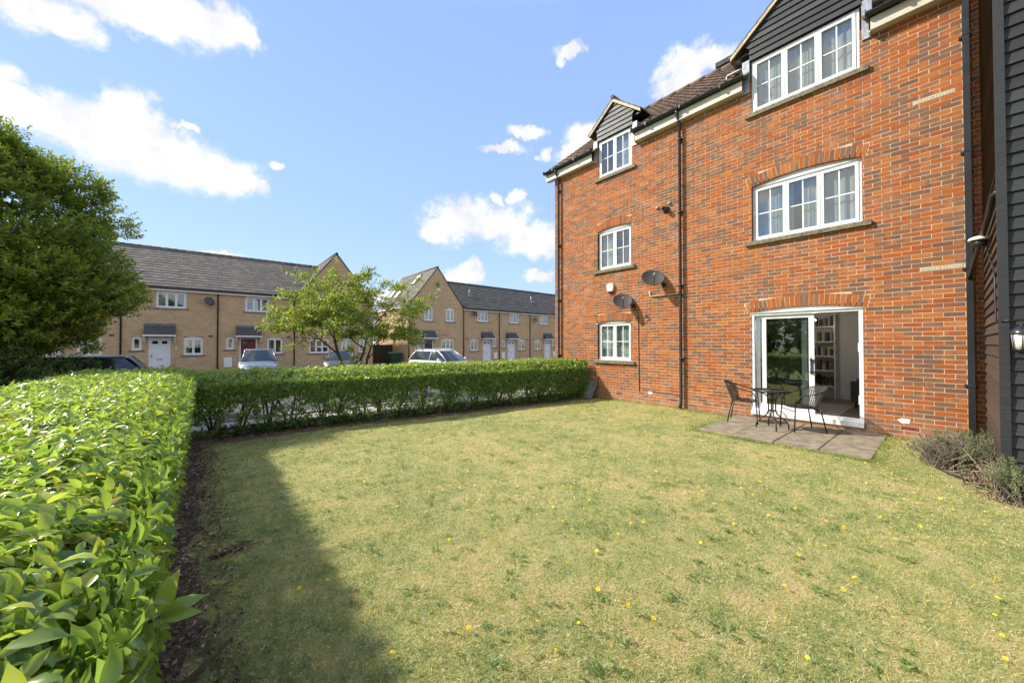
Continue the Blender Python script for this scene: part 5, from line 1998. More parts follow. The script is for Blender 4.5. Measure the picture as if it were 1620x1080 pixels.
def fbm(x, y, s, seed=0):
    v = 0
    a = 1
    for k in range(4):
        f_ = s * 2 ** k
        v += a * (math.sin(x * f_ + 1.7 * k + seed) * math.cos(y * f_ * 1.13 + 2.3 * k + seed * 1.3))
        a *= .55
    return v / 2


fbv = np.vectorize(fbm)


def SHEAR(x):
    return 0.30 - 0.135 * np.clip(x, 0, 9)


def top_h(x, y):
    return 1.10 + 0.045 * fbv(x, y, 1.9, 3) + 0.03 * fbv(x, y, 5, 1)


# far hedge: x -0.2..8.75, y 7.95..9.2 ; left hedge: x -1.65..-0.12, y -1.2..9.2
hA = empty('hedge', (4.5, 8.5, -0.05), 'clipped evergreen hedge running across the far end of the lawn, bare stems at its foot', 'hedge')
hB = empty('hedge', (-0.9, 3.5, 0), 'broad leafy hedge running alongside the viewer down the left edge of the lawn', 'hedge')


def stems(parent, pts, nm='stem', hmin=.55, hmax=.95, spread=.4, mat='woody', nb=4):
    for (x, y) in pts:
        q = MB()
        b0 = gz(x, y)
        for k in range(nb):
            a = random.uniform(0, 6.28)
            dx, dy = math.cos(a) * spread * random.uniform(.3, 1), math.sin(a) * spread * random.uniform(.3, 1)
            h = random.uniform(hmin, hmax)
            p0 = Vector((x + random.uniform(-.04, .04), y + random.uniform(-.04, .04), b0 - .03))
            p1 = p0 + Vector((dx * .25, dy * .25, h * .35))
            p2 = p0 + Vector((dx * .7, dy * .7, h * .75))
            p3 = p0 + Vector((dx * 1.2, dy * 1.2, h))
            r0 = random.uniform(.012, .03)
            q.tube([p0, p1, p2, p3], [r0, r0 * .8, r0 * .55, r0 * .25], 5, False)
            for w_ in range(3):
                a2 = random.uniform(0, 6.28)
                s_ = p1.lerp(p2, random.random())
                q.tube([s_, s_ + Vector((math.cos(a2) * .12, math.sin(a2) * .12, .1)), s_ + Vector((math.cos(a2) * .2, math.sin(a2) * .2, .25))], [r0 * .35, r0 * .25, r0 * .1], 4, False)
        q.build(nm, M[mat], parent)


stems(hA, [(0.05 + i * .44 + random.uniform(-.1, .1), 8.25 + .30 - .135 * (.05 + i * .44) + random.uniform(-.12, .3)) for i in range(20)])
stems(hB, [(-0.45 + random.uniform(-.1, .1), -0.6 + i * .55 + random.uniform(-.1, .1)) for i in range(16)])


def hedge_leaves(kind):
    Ps, Ds, size = [], [], []
    if kind == 'A':
        x0, x1, y0, y1 = -0.2, 8.80, 7.92, 9.22
        n_top, n_face, n_end, n_in = 4600, 5200, 900, 2600
    else:
        x0, x1, y0, y1 = -1.75, -0.15, -1.1, 9.45
        n_top, n_face, n_end, n_in = 9800, 3800, 300, 3000
    # top
    u = RNG.uniform(x0, x1, n_top)
    v = RNG.uniform(y0, y1, n_top)
    if kind == 'B':                       # more shoots near the viewer's end are not needed: leaves are the same size everywhere
        v = y0 + (y1 - y0) * RNG.random(n_top) ** 1.05
    if kind == 'A':
        e = np.minimum(v - y0, y1 - v)
    else:
        e = np.minimum(x1 - u, u - x0)
    sh = np.clip(1 - e / (0.42 if kind == 'A' else 0.25), 0, 1) ** 2 * (0.20 if kind == 'A' else 0.16)
    z = top_h(u, v) - sh + RNG.normal(0, .018, n_top) - (0.06 if kind == 'A' else 0.0) + (np.clip(u / 9, 0, 1) * 0.05 if kind == 'A' else 0)
    Ps.append(np.stack([u, v, z - .05], 1))
    D = np.stack([RNG.normal(0, .35, n_top), RNG.normal(0, .35, n_top), np.ones(n_top)], 1)
    if kind == 'A':
        D[:, 1] -= np.where(v - y0 < .25, .7, 0)
    else:
        D[:, 0] += np.where(x1 - u < .25, .7, 0)
    Ds.append(D)
    # side face towards the lawn, and its back
    for side in (0, 1):
        n_ = n_face if side == 0 else int(n_face * .45)
        t = RNG.random(n_)
        hz = RNG.random(n_) ** .62                      # denser to the top
        if kind == 'A':
            u = x0 + (x1 - x0) * t
            foot = .50 + .16 * fbv(u, u * 0, 2.3, 5) + .08 * fbv(u, u * 0, 7, 2) - np.clip((u - 4.5) / 3, 0, 1) * .28
            zz = foot + (0.93 - foot) * hz
            stray = RNG.random(n_) < .13
            zz = np.where(stray, RNG.uniform(.05, .5, n_), zz)
            bul = .05 * fbv(u, zz, 3.3, 8) + .05 * np.sin((zz - .2) * 3.2)
            v = (y0 - bul + .03) if side == 0 else (y1 + bul)
            P_ = np.stack([u, v, zz - .05], 1)
            D = np.stack([RNG.normal(0, .45, n_), (-1 if side == 0 else 1) * np.ones(n_), RNG.normal(.35, .4, n_)], 1)
        else:
            v = y0 + (y1 - y0) * t
            foot = .28 + .12 * fbv(v, v * 0, 2.3, 5)
            zz = foot + (1.06 - foot) * hz
            stray = RNG.random(n_) < .1
            zz = np.where(stray, RNG.uniform(.05, .3, n_), zz)
            bul = .04 * fbv(v, zz, 3.3, 8)
            u = (x1 + bul - .03 - (1 - np.clip(zz, 0, 1)) * .08) if side == 0 else (x0 - bul)
            P_ = np.stack([u, v, zz], 1)
            D = np.stack([(1 if side == 0 else -1) * np.ones(n_), RNG.normal(0, .45, n_), RNG.normal(.35, .4, n_)], 1)
        Ps.append(P_)
        Ds.append(D)
    # ends
    n_ = n_end
    if kind == 'A':
        zz = RNG.uniform(.15, 1.08, n_)
        P_ = np.stack([x1 + RNG.normal(0, .04, n_), RNG.uniform(y0, y1, n_), zz], 1)
        D = np.stack([np.ones(n_), RNG.normal(0, .4, n_), RNG.normal(.3, .4, n_)], 1)
    else:
        zz = RNG.uniform(.2, 1.08, n_)
        P_ = np.stack([RNG.uniform(x0, x1, n_), y0 + RNG.normal(0, .04, n_), zz], 1)
        D = np.stack([RNG.normal(0, .4, n_), -np.ones(n_), RNG.normal(.3, .4, n_)], 1)
    Ps.append(P_)
    Ds.append(D)
    # inner
    n_ = n_in
    u = RNG.uniform(x0 + .08, x1 - .08, n_)
    v = RNG.uniform(y0 + .08, y1 - .08, n_)
    foot = .62 if kind == 'A' else .45
    zz = RNG.uniform(foot, 1.0, n_)
    Ps.append(np.stack([u, v, zz], 1))
    Ds.append(RNG.normal(0, 1, (n_, 3)) + np.array([0, 0, .6]))
    n_outer = sum(len(p) for p in Ps[:-1])
    return np.concatenate(Ps), np.concatenate(Ds), n_outer, n_top


def make_hedge(kind, parent):
    P, D, nout, ntop = hedge_leaves(kind)
    if kind == 'A':                      # the far hedge runs slightly askew to the walls
        P[:, 1] += SHEAR(P[:, 0])
    if kind == 'B':                      # keep the lens clear of leaves
        keep = (np.hypot(P[:, 0], P[:, 1]) > .34) | (P[:, 2] < .95)
        tagtop = np.arange(len(P)) < ntop
        P, D, tagtop = P[keep], D[keep], tagtop[keep]
    else:
        tagtop = np.arange(len(P)) < ntop
    nl = 7
    a, b, c_, t = shoots(P, D, nl, 0.075, (92, 48), 0.10)
    top = np.tile(tagtop, nl)
    N = len(a)
    dist = np.linalg.norm(a - np.array([0, 0, 1.6]), axis=1)
    ln_ = RNG.uniform(.034, .084, N) * (1.0 if kind == 'A' else 0.88)
    wd = ln_ * RNG.uniform(.40, .5, N)
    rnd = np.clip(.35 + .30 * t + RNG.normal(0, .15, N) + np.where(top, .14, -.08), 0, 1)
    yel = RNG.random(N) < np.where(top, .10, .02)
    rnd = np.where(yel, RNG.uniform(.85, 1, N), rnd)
    rel = a - np.array([0, 0, 1.6])
    near = dist < 3.2
    # leaves that show largest as single parts
    fw = a[:, 0] * math.sin(math.radians(40)) + a[:, 1] * math.cos(math.radians(40))
    sx = (a[:, 0] * math.cos(math.radians(40)) - a[:, 1] * math.sin(math.radians(40))) / np.maximum(fw, .01)
    sy = (a[:, 2] - 1.6) / np.maximum(fw, .01)
    inview = (fw > .2) & (sx > -1.4) & (sx < 1.4) & (sy > -.94) & top
    single = np.zeros(N, bool)
    if kind == 'B':
        idx = np.where(inview & (a[:, 2] > .98))[0]
        idx = idx[np.argsort(dist[idx])][:296]
        single[idx] = True
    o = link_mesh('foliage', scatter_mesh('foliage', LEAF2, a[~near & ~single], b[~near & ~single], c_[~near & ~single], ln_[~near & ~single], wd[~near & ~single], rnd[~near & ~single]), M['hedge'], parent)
    for ob, sel_ in ((o, None),):
        tag(ob, kind='stuff')
        ob.matrix_parent_inverse = parent.matrix_world.inverted() if False else Matrix.Translation(-wloc(parent))
    s2 = near & ~single
    if s2.any():
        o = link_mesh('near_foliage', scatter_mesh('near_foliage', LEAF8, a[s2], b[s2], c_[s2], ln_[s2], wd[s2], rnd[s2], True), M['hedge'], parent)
        tag(o, kind='stuff')
        o.matrix_parent_inverse = Matrix.Translation(-wloc(parent))
    if single.any():
        vs = []
        for k in range(14):
            me = scatter_mesh('leaf', LEAF8, np.zeros((1, 3)), np.array([[0, 1., 0]]), np.array([[0, 0, 1.]]), 1.0, RNG.uniform(.42, .52), np.array([(k + .5) / 14]), True)
            me.materials.append(M['hedge'])
            vs.append(me)
        for i in np.where(single)[0]:
            k = int(min(13, rnd[i] * 14))
            o = bpy.data.objects.new('leaf', vs[k])
            C.objects.link(o)
            y = Vector(b[i]).normalized()
            x = y.cross(Vector(c_[i])).normalized()
            z_ = x.cross(y)
            s_ = float(ln_[i])
            mt = Matrix(((x.x, y.x, z_.x), (x.y, y.y, z_.y), (x.z, y.z, z_.z))).to_4x4() @ Matrix.Diagonal((s_, s_, s_, 1))
            mt.translation = Vector(a[i]) - wloc(parent)
            o.parent = parent
            o.matrix_local = mt


make_hedge('A', hA)
make_hedge('B', hB)

# one taller shoot of big leaves at the near end of the hedge edge, reaching over the mulch
q = MB()
q.tube([(-.33, 1.38, .76), (-.2, 1.37, .83), (-.08, 1.35, .88)], [.006, .005, .003], 6)
q.build('twig', M['woody'], hB)
PP = np.array([[-.08, 1.35, .88], [-.09, 1.352, .875], [-.085, 1.35, .877], [-.12, 1.36, .86], [-.16, 1.365, .84], [-.13, 1.36, .855]])
DD = np.array([[.25, .3, .8], [.95, -.05, .25], [.8, -.35, .0], [-.2, .5, .4], [.1, -.6, .4], [-.3, -.3, .6]])
o = link_mesh('leaf_cluster', scatter_mesh('leaf_cluster', LEAF8, PP, DD, np.array([[-.3, -.6, .6]] * 6), np.array([.10, .10, .09, .08, .07, .07]), np.array([.05, .042, .036, .034, .03, .03]), np.array([.75, .6, .65, .95, .9, .6]), True), M['hedge'], hB)
o.matrix_parent_inverse = Matrix.Translation(-wloc(hB))

# leaf litter
N = 9000
k = RNG.random(N) < .55
x = np.where(k, RNG.uniform(-.35, .08, N) + np.abs(RNG.normal(0, .08, N)), RNG.uniform(-.1, 8.9, N))
y = np.where(k, RNG.uniform(.3, 7.9, N), 7.72 + np.abs(RNG.normal(0, .35, N)) + .30 - .135 * np.clip(x, 0, 9))
z = gzv(x, y) + .022 + RNG.random(N) * .015
o = link_mesh('leaf_litter', scatter_mesh('leaf_litter', LEAF2, np.stack([x, y, z], 1), np.stack([RNG.normal(0, 1, N), RNG.normal(0, 1, N), RNG.normal(0, .25, N)], 1), np.tile([0, 0, 1.], (N, 1)) + RNG.normal(0, .4, (N, 3)), RNG.uniform(.02, .05, N), RNG.uniform(.008, .022, N), RNG.random(N)), M['deadleaf'], None)
tag(o, 'brown dead leaves scattered on the mulch under the hedges', 'leaf litter', None, 'stuff')
q = MB()
for i in range(46):
    t = random.random()
    c_ = Vector((.05 + .24 * t, 3.50 + .05 * t, .03)) + Vector((random.gauss(0, .035), random.gauss(0, .03), random.uniform(0, .02)))
    a = random.uniform(0, 6.28)
    L_ = random.uniform(.02, .06)
    dv = Vector((math.cos(a) * L_, math.sin(a) * L_, random.uniform(-.004, .01)))
    q.cur = random.random()
    q.tube([c_ - dv, c_, c_ + dv], [.003, .006, .003], 4)
tag(q.build('mulch_clump', M['deadleaf']), 'torn brown clump of bark and dead leaves lying on the shaded grass', 'debris')

# ground cover (ivy) at the foot of the far hedge
N = 900
P = np.stack([RNG.uniform(.2, 8.6, N), 7.95 + RNG.normal(0, .10, N), RNG.uniform(-.04, .14, N)], 1)
P[:, 1] += .30 - .135 * P[:, 0]
P[:, 2] += gzv(P[:, 0], P[:, 1]) + .03
a, b, c_, t = shoots(P, np.stack([RNG.normal(0, .6, N), RNG.normal(-.5, .4, N), np.ones(N)], 1), 5, .05)
o = link_mesh('ivy', scatter_mesh('ivy', LEAF2, a, b, c_, .05, .038, RNG.uniform(0, .45, len(a))), M['bush'], None)
tag(o, 'dark low ivy creeping along the foot of the far hedge', 'ivy', None, 'stuff')

# ------------------------------------------------------------------ large tree on the left
def spray_tree(root, sprays_P, sprays_D, nleaf, L, ll, lw, mat, name='crown', base=.35, tip=.35):
    a, b, c_, t = shoots(sprays_P, sprays_D, nleaf, L, (70, 30), .15)
    N = len(a)
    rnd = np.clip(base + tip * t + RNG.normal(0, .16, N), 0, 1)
    o = link_mesh(name, scatter_mesh(name, LEAF2, a, b, c_, RNG.uniform(ll * .8, ll * 1.15, N), RNG.uniform(lw * .85, lw * 1.15, N), rnd), M[mat], root)
    o.matrix_parent_inverse = Matrix.Translation(-wloc(root))
    return o


TX, TY = -3.68, 13.1
tr = empty('broadleaf_tree', (TX, TY, -.2), 'large dense round crowned tree standing behind the left hedge', 'tree')
q = MB()
q.tube([(TX, TY, -.3), (TX + .02, TY, .6), (TX + .05, TY + .03, 1.6), (TX, TY + .05, 2.8), (TX + .05, TY, 4.4), (TX, TY, 5.4)], [.21, .16, .14, .11, .07, .02], 12)
q.build('trunk', M['bark'], tr)
prof_t = np.array([0, .08, .25, .45, .65, .82, .93, 1.0])
prof_r = np.array([1.1, 1.65, 2.1, 2.25, 2.05, 1.6, 1.0, .2])
Z0, Z1 = 1.3, 5.75
limbs = MB()
cl = []
for i in range(110):
    t = random.random() ** .9
    z_ = Z0 + (Z1 - Z0) * t
    rr = float(np.interp(t, prof_t, prof_r)) * random.uniform(.62, .98)
    a = random.uniform(0, 6.28)
    c_ = (TX + rr * math.cos(a), TY + rr * math.sin(a), z_)
    cl.append((c_, random.uniform(.38, .72)))
    if i % 2 == 0:
        zb = max(.9, z_ - rr * .75)
        limbs.tube([(TX, TY, zb), (TX + rr * .4 * math.cos(a), TY + rr * .4 * math.sin(a), zb + (z_ - zb) * .5), c_], [.05, .03, .01], 6, False)
limbs.build('limb', M['bark'], tr)
P, D = [], []
for c_, r_ in cl:
    n_ = int(95 * (r_ / .5) ** 2)
    v = unit(RNG.normal(0, 1, (n_, 3)))
    v[:, 2] = np.abs(v[:, 2]) * .9 - .25
    v = unit(v)
    rad = r_ * RNG.uniform(.45, 1.0, (n_, 1)) ** .6
    P.append(np.array(c_) + v * rad * np.array([1.0, 1.0, .95]))
    out = np.array(c_) - np.array([TX, TY, c_[2] - .6])
    D.append(v * .6 + unit(out[None, :]) * .8 + np.array([0, 0, .35]) + RNG.normal(0, .25, (n_, 3)))
n_ = 2200
t = RNG.random(n_)
zz = Z0 + (Z1 - Z0) * t
rr = np.interp(t, prof_t, prof_r) * RNG.uniform(.25, .92, n_) ** .7
aa = RNG.uniform(0, 6.28, n_)
P.append(np.stack([TX + rr * np.cos(aa), TY + rr * np.sin(aa), zz], 1))
D.append(np.stack([np.cos(aa), np.sin(aa), RNG.uniform(0, .8, n_)], 1))
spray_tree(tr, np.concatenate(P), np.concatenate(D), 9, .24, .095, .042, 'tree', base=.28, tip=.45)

# bush in front of it
bs = empty('bush', (-3.1, 11.9, -.2), 'dark green bush with reddish tips under the large tree', 'bush')
n_ = 3400
v = unit(RNG.normal(0, 1, (n_, 3)))
v[:, 2] = np.abs(v[:, 2])
rad = RNG.uniform(.6, 1, (n_, 1)) ** .5
P = np.array([-3.3, 11.6, 0.0]) + v * rad * np.array([2.15, 1.6, 1.52]) * (1 + .10 * np.sin(v[:, :1] * 9 + 2) * np.cos(v[:, 1:2] * 8))
spray_tree(bs, P, v + np.array([0, 0, .5]) + RNG.normal(0, .3, (n_, 3)), 6, .10, .06, .03, 'bush', 'foliage', .3, .4)
stems(bs, [(-3.8, 11.6), (-3.1, 11.4), (-2.5, 11.8)], 'stem', .7, 1.1, .7)

# ------------------------------------------------------------------ small cherry tree
CX, CY = 3.92, 12.45
ct = empty('cherry_tree', (CX, CY, -.2), 'small open crowned tree with arching branches beyond the hedge', 'tree')
wood = MB()
SP, SD = [], []


def grow(p, dvec, L, r_, lev):
    n_ = 4
    pts, rs = [p], [r_]
    dv = dvec.normalized()
    for i in range(n_):
        dv = (dv + Vector((random.gauss(0, .16), random.gauss(0, .16), random.gauss(0.02, .09)))).normalized()
        if lev >= 2:
            dv = (dv + Vector((0, 0, -.10))).normalized()
        p = p + dv * (L / n_)
        pts.append(p)
        rs.append(r_ * (1 - .5 * (i + 1) / n_))
    wood.tube(pts, rs, 6 if lev > 1 else 8, False)
    if lev >= 2:
        m_ = 6 if lev == 2 else 9
        for i in range(m_):
            k_ = random.randrange(1, len(pts))
            s_ = pts[k_ - 1].lerp(pts[k_], random.random())
            SP.append(tuple(s_))
            SD.append((dv.x + random.gauss(0, .6), dv.y + random.gauss(0, .6), random.gauss(-.1, .5)))
    if lev < 4:
        nb = (3, 4, 4, 3)[lev]
        for i in range(nb):
            k_ = random.randrange(2, len(pts)) if lev else len(pts) - 1 - (i % 2)
            s_ = pts[k_]
            a = random.uniform(0, 6.28)
            hor = Vector((math.cos(a), math.sin(a), 0))
            nd = (dv * .75 + hor * (.85 if lev < 2 else .8) + Vector((0, 0, .08)))
            grow(s_, nd, L * random.uniform(.55, .78), rs[k_] * .7, lev + 1)


for (dx, dy, L_, r_) in ((-.42, .0, 2.15, .075), (.36, .1, 1.75, .06), (-.05, .12, 2.3, .06)):
    b0 = Vector((CX + dx * .5, CY + dy, -.25))
    grow(b0, Vector((dx, dy * .5, 1.0)), L_, r_, 0)
SP, SD = np.array(SP), np.array(SD)
ctr = np.array([CX - .1, CY, 2.75])
rel = (SP - ctr) / np.array([2.7, 2.2, 1.7])
keep = (np.linalg.norm(rel, axis=1) < 1.05) & (SP[:, 2] > 1.3)
SP, SD = SP[keep], SD[keep]
kk = RNG.random(len(SP)) < min(1, 1750 / len(SP))
SP, SD = SP[kk], SD[kk]
wood.build('trunk', M['bark'], ct)
CHERRY_N = len(SP)
print('cherry sprays', CHERRY_N)
spray_tree(ct, SP, SD, 8, .30, .125, .05, 'tree2', base=.40, tip=.34)
# suckers at the trunk foot
n_ = 40
P = np.stack([CX - .25 + RNG.normal(0, .14, n_), CY + RNG.normal(0, .1, n_), RNG.uniform(.5, 1.5, n_)], 1)
spray_tree(ct, P, RNG.normal(0, .6, (n_, 3)) + np.array([-.2, 0, .5]), 7, .18, .085, .04, 'tree2', 'suckers', .5, .35)
tag(bpy.data.objects['suckers'], kind='stuff')

# ------------------------------------------------------------------ lavender, herbs and dry twigs in the corner
lv = empty('lavender_shrub', (7.35, .05, 0), 'dried grey lavender shrub with dark seed heads at the foot of the brick wall', 'shrub')
q, s_ = MB(), MB()
for i in range(330):
    a = random.uniform(0, 6.28)
    e = random.uniform(.15, 1.0)
    b0 = Vector((7.40 + random.gauss(0, .10), .05 + random.gauss(0, .07), .0))
    tip = b0 + Vector((math.cos(a) * e * .52, math.sin(a) * e * .36, random.uniform(.26, .46) * (1.1 - e * .45)))
    mid = b0.lerp(tip, .5) + Vector((random.gauss(0, .03), random.gauss(0, .03), .03))
    q.tube([b0, mid, tip], [.004, .003, .002], 3, False)
    for k in range(3):
        c_ = mid.lerp(tip, random.random())
        q.tube([c_, c_ + Vector((random.gauss(0, .04), random.gauss(0, .04), random.uniform(.02, .08)))], [.0022, .0012], 3, False)
    if i % 9 == 0:
        s_.tube([tip - Vector((0, 0, .005)), tip + Vector((0, 0, .022))], [.009, .006], 5)
q.build('stems', M['lavstem'], lv)
tag(s_.build('seed_heads', M['seed'], lv), kind='stuff')
NARROW = LEAF2
for (nm, lab, cx, cy, n_, sx, hh) in (('herb_shrub', 'pale grey green upright herb growing in front of the right hand downpipe', 7.35, -.12, 90, .30, .50),
                                     ('herb_shrub', 'pale green herb sprigs at the edge against the black boards', 6.22, -.42, 60, .18, .44)):
    hb = empty(nm, (cx, cy, 0), lab, 'shrub')
    w_ = MB()
    P, D = [], []
    for i in range(n_):
        b0 = Vector((cx + random.gauss(0, sx * .35), cy + random.gauss(0, .10), 0))
        tip = b0 + Vector((random.gauss(0, sx * .6), random.gauss(0, .12), random.uniform(.5, 1) * hh))
        w_.tube([b0, b0.lerp(tip, .6) + Vector((random.gauss(0, .02), random.gauss(0, .02), 0)), tip], [.005, .003, .002], 4, False)
        for k in range(4):
            c_ = b0.lerp(tip, random.uniform(.55, 1))
            P.append(tuple(c_))
            D.append(((tip - b0).x + random.gauss(0, .1), (tip - b0).y + random.gauss(0, .1), (tip - b0).z))
    w_.build('stems', M['lavstem'], hb)
    spray_tree(hb, np.array(P), np.array(D), 10, .06, .032, .007, 'herb', 'foliage', .35, .35)
tw = MB()
for i in range(120):
    a = random.uniform(0, 3.14)
    c_ = Vector((6.75 + random.gauss(0, .30), -.32 + random.gauss(0, .12), random.uniform(.02, .24)))
    L_ = random.uniform(.08, .24)
    dv = Vector((math.cos(a) * L_, math.sin(a) * L_ * .6, random.gauss(0, .06)))
    tw.tube([c_ - dv, c_ + Vector((0, 0, random.uniform(-.03, .03))), c_ + dv], [.005, .007, .003], 5)
tag(tw.build('twig_pile', M['twig']), 'tangle of dry brown prunings below the black boarded wing', 'twigs')

# ------------------------------------------------------------------ grass, weeds, flowers
def in_lawn(x, y):
    m_ = (x > -.08 + RNG.uniform(0, .14, np.shape(x))) & (x < 9.0) & (y < 8.02 - .135 * x) & (y > -6)
    m_ &= ~((x > 6.88) & (y > .66) & (y < 3.06))
    m_ &= ~((x > 6.3) & (y < -.28))
    m_ &= ~((x > 6.55) & (y < .02))
    return m_


NB = 620000
fwd = np.array([math.sin(math.radians(40)), math.cos(math.radians(40))])
rgt = np.array([math.cos(math.radians(40)), -math.sin(math.radians(40))])
dep = 1.35 + (11.5 - 1.35) * RNG.random(NB) ** 1.35
lat = RNG.uniform(-1.5, 1.5, NB) * dep
x = fwd[0] * dep + rgt[0] * lat
y = fwd[1] * dep + rgt[1] * lat
k = in_lawn(x, y)
x, y, dep = x[k], y[k], dep[k]
N = len(x)
tuft = fbv(x, y, 4.5, 2) * .5 + fbv(x, y, 11, 6) * .35
hgt = np.clip(.020 + .010 * tuft, .009, .05) * RNG.uniform(.6, 1.6, N)
z = gzv(x, y)
lean = RNG.normal(0, .75, (N, 2))
yd = np.stack([lean[:, 0], lean[:, 1], np.full(N, .75)], 1)
up = np.stack([RNG.normal(0, 1, N), RNG.normal(0, 1, N), np.full(N, .4)], 1)
rn = RNG.random(N)
me = scatter_mesh('grass', BLADE, np.stack([x, y, z - .002], 1), yd, up, hgt, (.0022 + .0011 * dep) * RNG.uniform(.7, 1.3, N), rn)
o = link_mesh('grass', me, M['grass'], None)
tag(o, 'short dry lawn grass, straw coloured with green patches', 'grass', None, 'stuff')
print('grass', N)

# longer tufts creeping over the patio edge and along the foot of the walls
ex_, ey_ = [], []
for (xa, ya, xb, yb, nn_, sp_) in ((6.88, .70, 6.88, 3.05, 1500, .035), (6.9, 3.05, 8.95, 3.05, 900, .04), (6.9, .68, 8.95, .68, 1100, .05),
                                   (8.97, 3.1, 8.97, 7.0, 2600, .04), (8.97, -.25, 8.97, .65, 900, .06), (7.86, .8, 7.86, 2.95, 110, .012), (7.0, 1.83, 8.9, 1.83, 90, .010), (7.0, 2.42, 8.9, 2.42, 120, .012)):
    t = RNG.random(nn_)
    ex_.append(xa + (xb - xa) * t + RNG.normal(0, sp_, nn_))
    ey_.append(ya + (yb - ya) * t + RNG.normal(0, sp_, nn_))
x, y = np.concatenate(ex_), np.concatenate(ey_)
k = x < 9.0
x, y = x[k], y[k]
N = len(x)
onp = (x > 6.95) & (y > .72) & (y < 3.0)
z = np.where(onp, .028, gzv(x, y))
yd = np.stack([RNG.normal(0, .5, N), RNG.normal(0, .5, N), np.full(N, .9)], 1)
o = link_mesh('edge_tufts', scatter_mesh('edge_tufts', BLADE2, np.stack([x, y, z], 1), yd, np.stack([RNG.normal(0, 1, N), RNG.normal(0, 1, N), np.full(N, .4)], 1), np.where(onp, .014, RNG.uniform(.025, .065, N)), .0055, .45 + .55 * RNG.random(N)), M['grass'], None)
tag(o, 'longer uncut grass fringing the patio slabs and the foot of the brick wall', 'grass', None, 'stuff')

# flat weed rosettes
P, D, U, R_, LL = [], [], [], [], []
for i in range(1500):
    dd = 1.4 + 8 * random.random() ** 1.15
    la = random.uniform(-1.35, 1.1) * dd
    x_, y_ = fwd[0] * dd + rgt[0] * la, fwd[1] * dd + rgt[1] * la
    if not in_lawn(np.array([x_]), np.array([y_]))[0]:
        continue
    s_ = random.uniform(.014, .034) if i % 7 else random.uniform(.035, .055)
    for k in range(random.randrange(6, 15)):
        a = random.uniform(0, 6.28)
        P.append((x_ + random.gauss(0, s_ * .5), y_ + random.gauss(0, s_ * .5), gz(x_, y_) + .008))
        D.append((math.cos(a), math.sin(a), random.uniform(.15, .8)))
        U.append((0, 0, 1))
        R_.append(random.random())
        LL.append(s_ * random.uniform(.7, 1.3))
P, D, U, R_, LL = map(np.array, (P, D, U, R_, LL))
o = link_mesh('weeds', scatter_mesh('weeds', LEAF2, P, D, U.astype(float), LL, LL * .3, R_), M['weed'], None)
tag(o, 'flat green weed rosettes dotted through the dry lawn', 'weeds', None, 'stuff')

# dead straw lying loose over the turf
N = 26000
dd = 1.35 + 8.5 * RNG.random(N) ** 1.3
la = RNG.uniform(-1.45, 1.45, N) * dd
x, y = fwd[0] * dd + rgt[0] * la, fwd[1] * dd + rgt[1] * la
k = in_lawn(x, y) & (fbv(x, y, 2.1, 9) > -.35)
x, y, dd = x[k], y[k], dd[k]
N = len(x)
yd = np.stack([RNG.normal(0, 1, N), RNG.normal(0, 1, N), RNG.normal(.12, .22, N)], 1)
o = link_mesh('dry_straw', scatter_mesh('dry_straw', BLADE2, np.stack([x, y, gzv(x, y) + .012 + RNG.random(N) * .012], 1), yd, np.tile([0, 0, 1.], (N, 1)) + RNG.normal(0, .3, (N, 3)), RNG.uniform(.012, .032, N), .0012 + .0006 * dd, RNG.random(N)), M['straw'], None)
tag(o, 'pale dead grass stalks lying loose over the lawn', 'dry grass', None, 'stuff')

# yellow flowers, each a thing of its own
fm = []
for v_ in range(4):
    q = MB()
    nn_ = 9
    for k in range(nn_):
        a = 2 * math.pi * k / nn_ + random.uniform(-.1, .1)
        a2 = a + .5
        r_ = random.uniform(.010, .0125)
        q.add([(0, 0, 0), (r_ * math.cos(a - .28), r_ * math.sin(a - .28), .003), (r_ * 1.15 * math.cos(a), r_ * 1.15 * math.sin(a), .002), (r_ * math.cos(a + .28), r_ * math.sin(a + .28), .003)], [(0, 1, 2, 3)])
    q.lathe((0, 0, .001), (0, 0, 1), [(.004, .0), (.0035, .004), (.0, .005)], 6)
    q.tube([(0, 0, -.05), (.002, .001, -.02), (0, 0, 0)], .0012, 4, False)
    ob = q.build('yellow_flower', M['petal'])
    fm.append(ob.data)
    bpy.data.objects.remove(ob)
cnt = 0
centers = [(random.uniform(1.5, 8.6), random.uniform(-1.5, 7.2)) for i in range(46)]
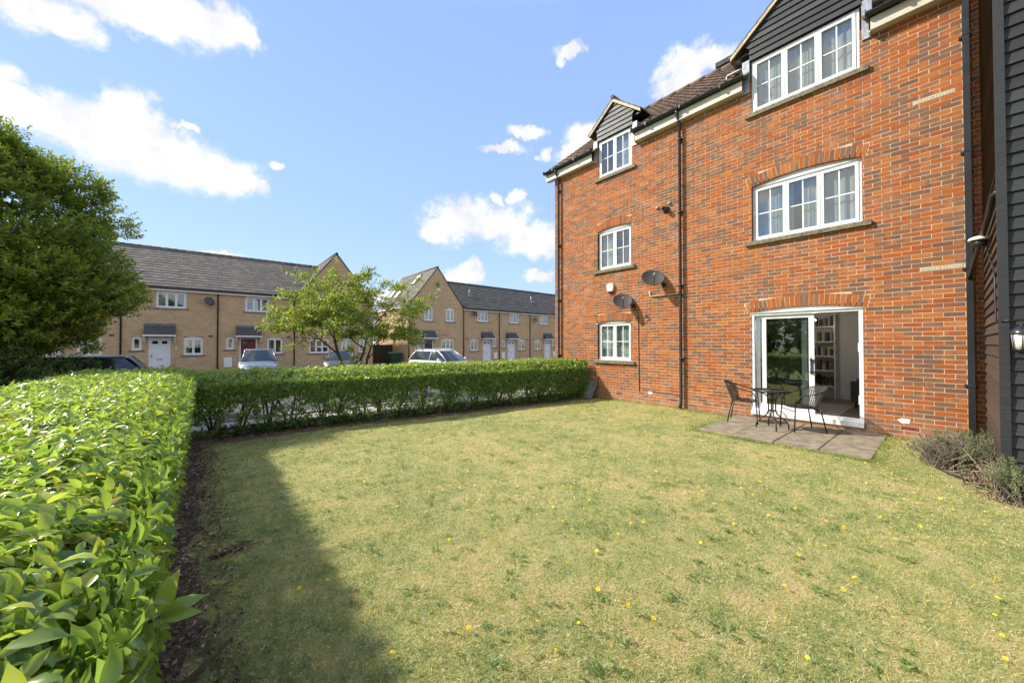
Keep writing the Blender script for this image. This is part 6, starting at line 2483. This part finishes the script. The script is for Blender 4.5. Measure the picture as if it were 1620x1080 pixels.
while cnt < 285:
    if random.random() < .45:
        cx, cy = random.choice(centers)
        x_, y_ = random.gauss(cx, .28), random.gauss(cy, .28)
    else:
        dd = 1.4 + 7.0 * random.random() ** 1.3
        la = random.uniform(-.75, 1.35) * dd
        x_, y_ = fwd[0] * dd + rgt[0] * la, fwd[1] * dd + rgt[1] * la
    if not in_lawn(np.array([x_]), np.array([y_]))[0]:
        continue
    if x_ < 1.3 and random.random() < .8:
        continue
    dd = x_ * fwd[0] + y_ * fwd[1]
    if dd < 1.3 or abs(x_ * rgt[0] + y_ * rgt[1]) > 1.42 * dd:
        continue
    o = bpy.data.objects.new('yellow_flower', random.choice(fm))
    C.objects.link(o)
    o.location = (x_, y_, gz(x_, y_) + random.uniform(.022, .04))
    s_ = random.uniform(.75, 1.25)
    o.scale = (s_, s_, s_)
    o.rotation_euler = (random.gauss(0, .35) + .25, random.gauss(0, .35), random.uniform(0, 6.28))
    tag(o, 'small yellow flower on a short stem in the lawn', 'flower', 'yellow flowers dotted over the lawn')
    cnt += 1

# trees on the far side of the side street, seen in the window reflections
TP, TD = [], []
for i in range(14):
    cx_, cy_ = -24 + random.uniform(-3, 3), -14 + i * 2.6
    hh, rr_ = random.uniform(4.2, 6.5), random.uniform(1.6, 2.4)
    v = unit(RNG.normal(0, 1, (420, 3)))
    TP.append(np.array([cx_, cy_, hh * .55]) + v * np.array([rr_, rr_, hh * .5]) * RNG.uniform(.7, 1, (420, 1)))
    TD.append(v + np.array([0, 0, .4]))
tl_root = empty('trees', (-24, 4, -.3), 'belt of trees across the side street, out beyond the left hedge', 'trees')
tl_root['kind'] = 'stuff'
spray_tree(tl_root, np.concatenate(TP), np.concatenate(TD), 8, .5, .30, .16, 'tree', 'foliage', .3, .3)

# the many smaller yellow flowers further off, past the first three hundred
q = MB()
k = 0
while k < 420:
    dd = 3.2 + 7 * random.random() ** .8
    la = random.uniform(-.75, 1.35) * dd
    x_, y_ = fwd[0] * dd + rgt[0] * la, fwd[1] * dd + rgt[1] * la
    if random.random() < .6:
        cx, cy = random.choice(centers)
        x_, y_ = random.gauss(cx, .4), random.gauss(cy, .4)
        dd = x_ * fwd[0] + y_ * fwd[1]
    if dd < 3 or x_ < 1.2 or not in_lawn(np.array([x_]), np.array([y_]))[0]:
        continue
    z_ = gz(x_, y_) + random.uniform(.018, .032)
    r_ = random.uniform(.006, .011)
    tx, ty = random.gauss(0, .3) * r_, random.gauss(0, .3) * r_
    q.add([(x_ + r_ * math.cos(a), y_ + r_ * math.sin(a), z_ + tx * math.cos(a) + ty * math.sin(a)) for a in [math.pi * 2 * i / 7 for i in range(7)]], [tuple(range(7))])
    k += 1
tag(q.build('small_flowers', M['petal']), 'hundreds of tiny yellow flowers scattered through the further lawn', 'flowers', None, 'stuff')
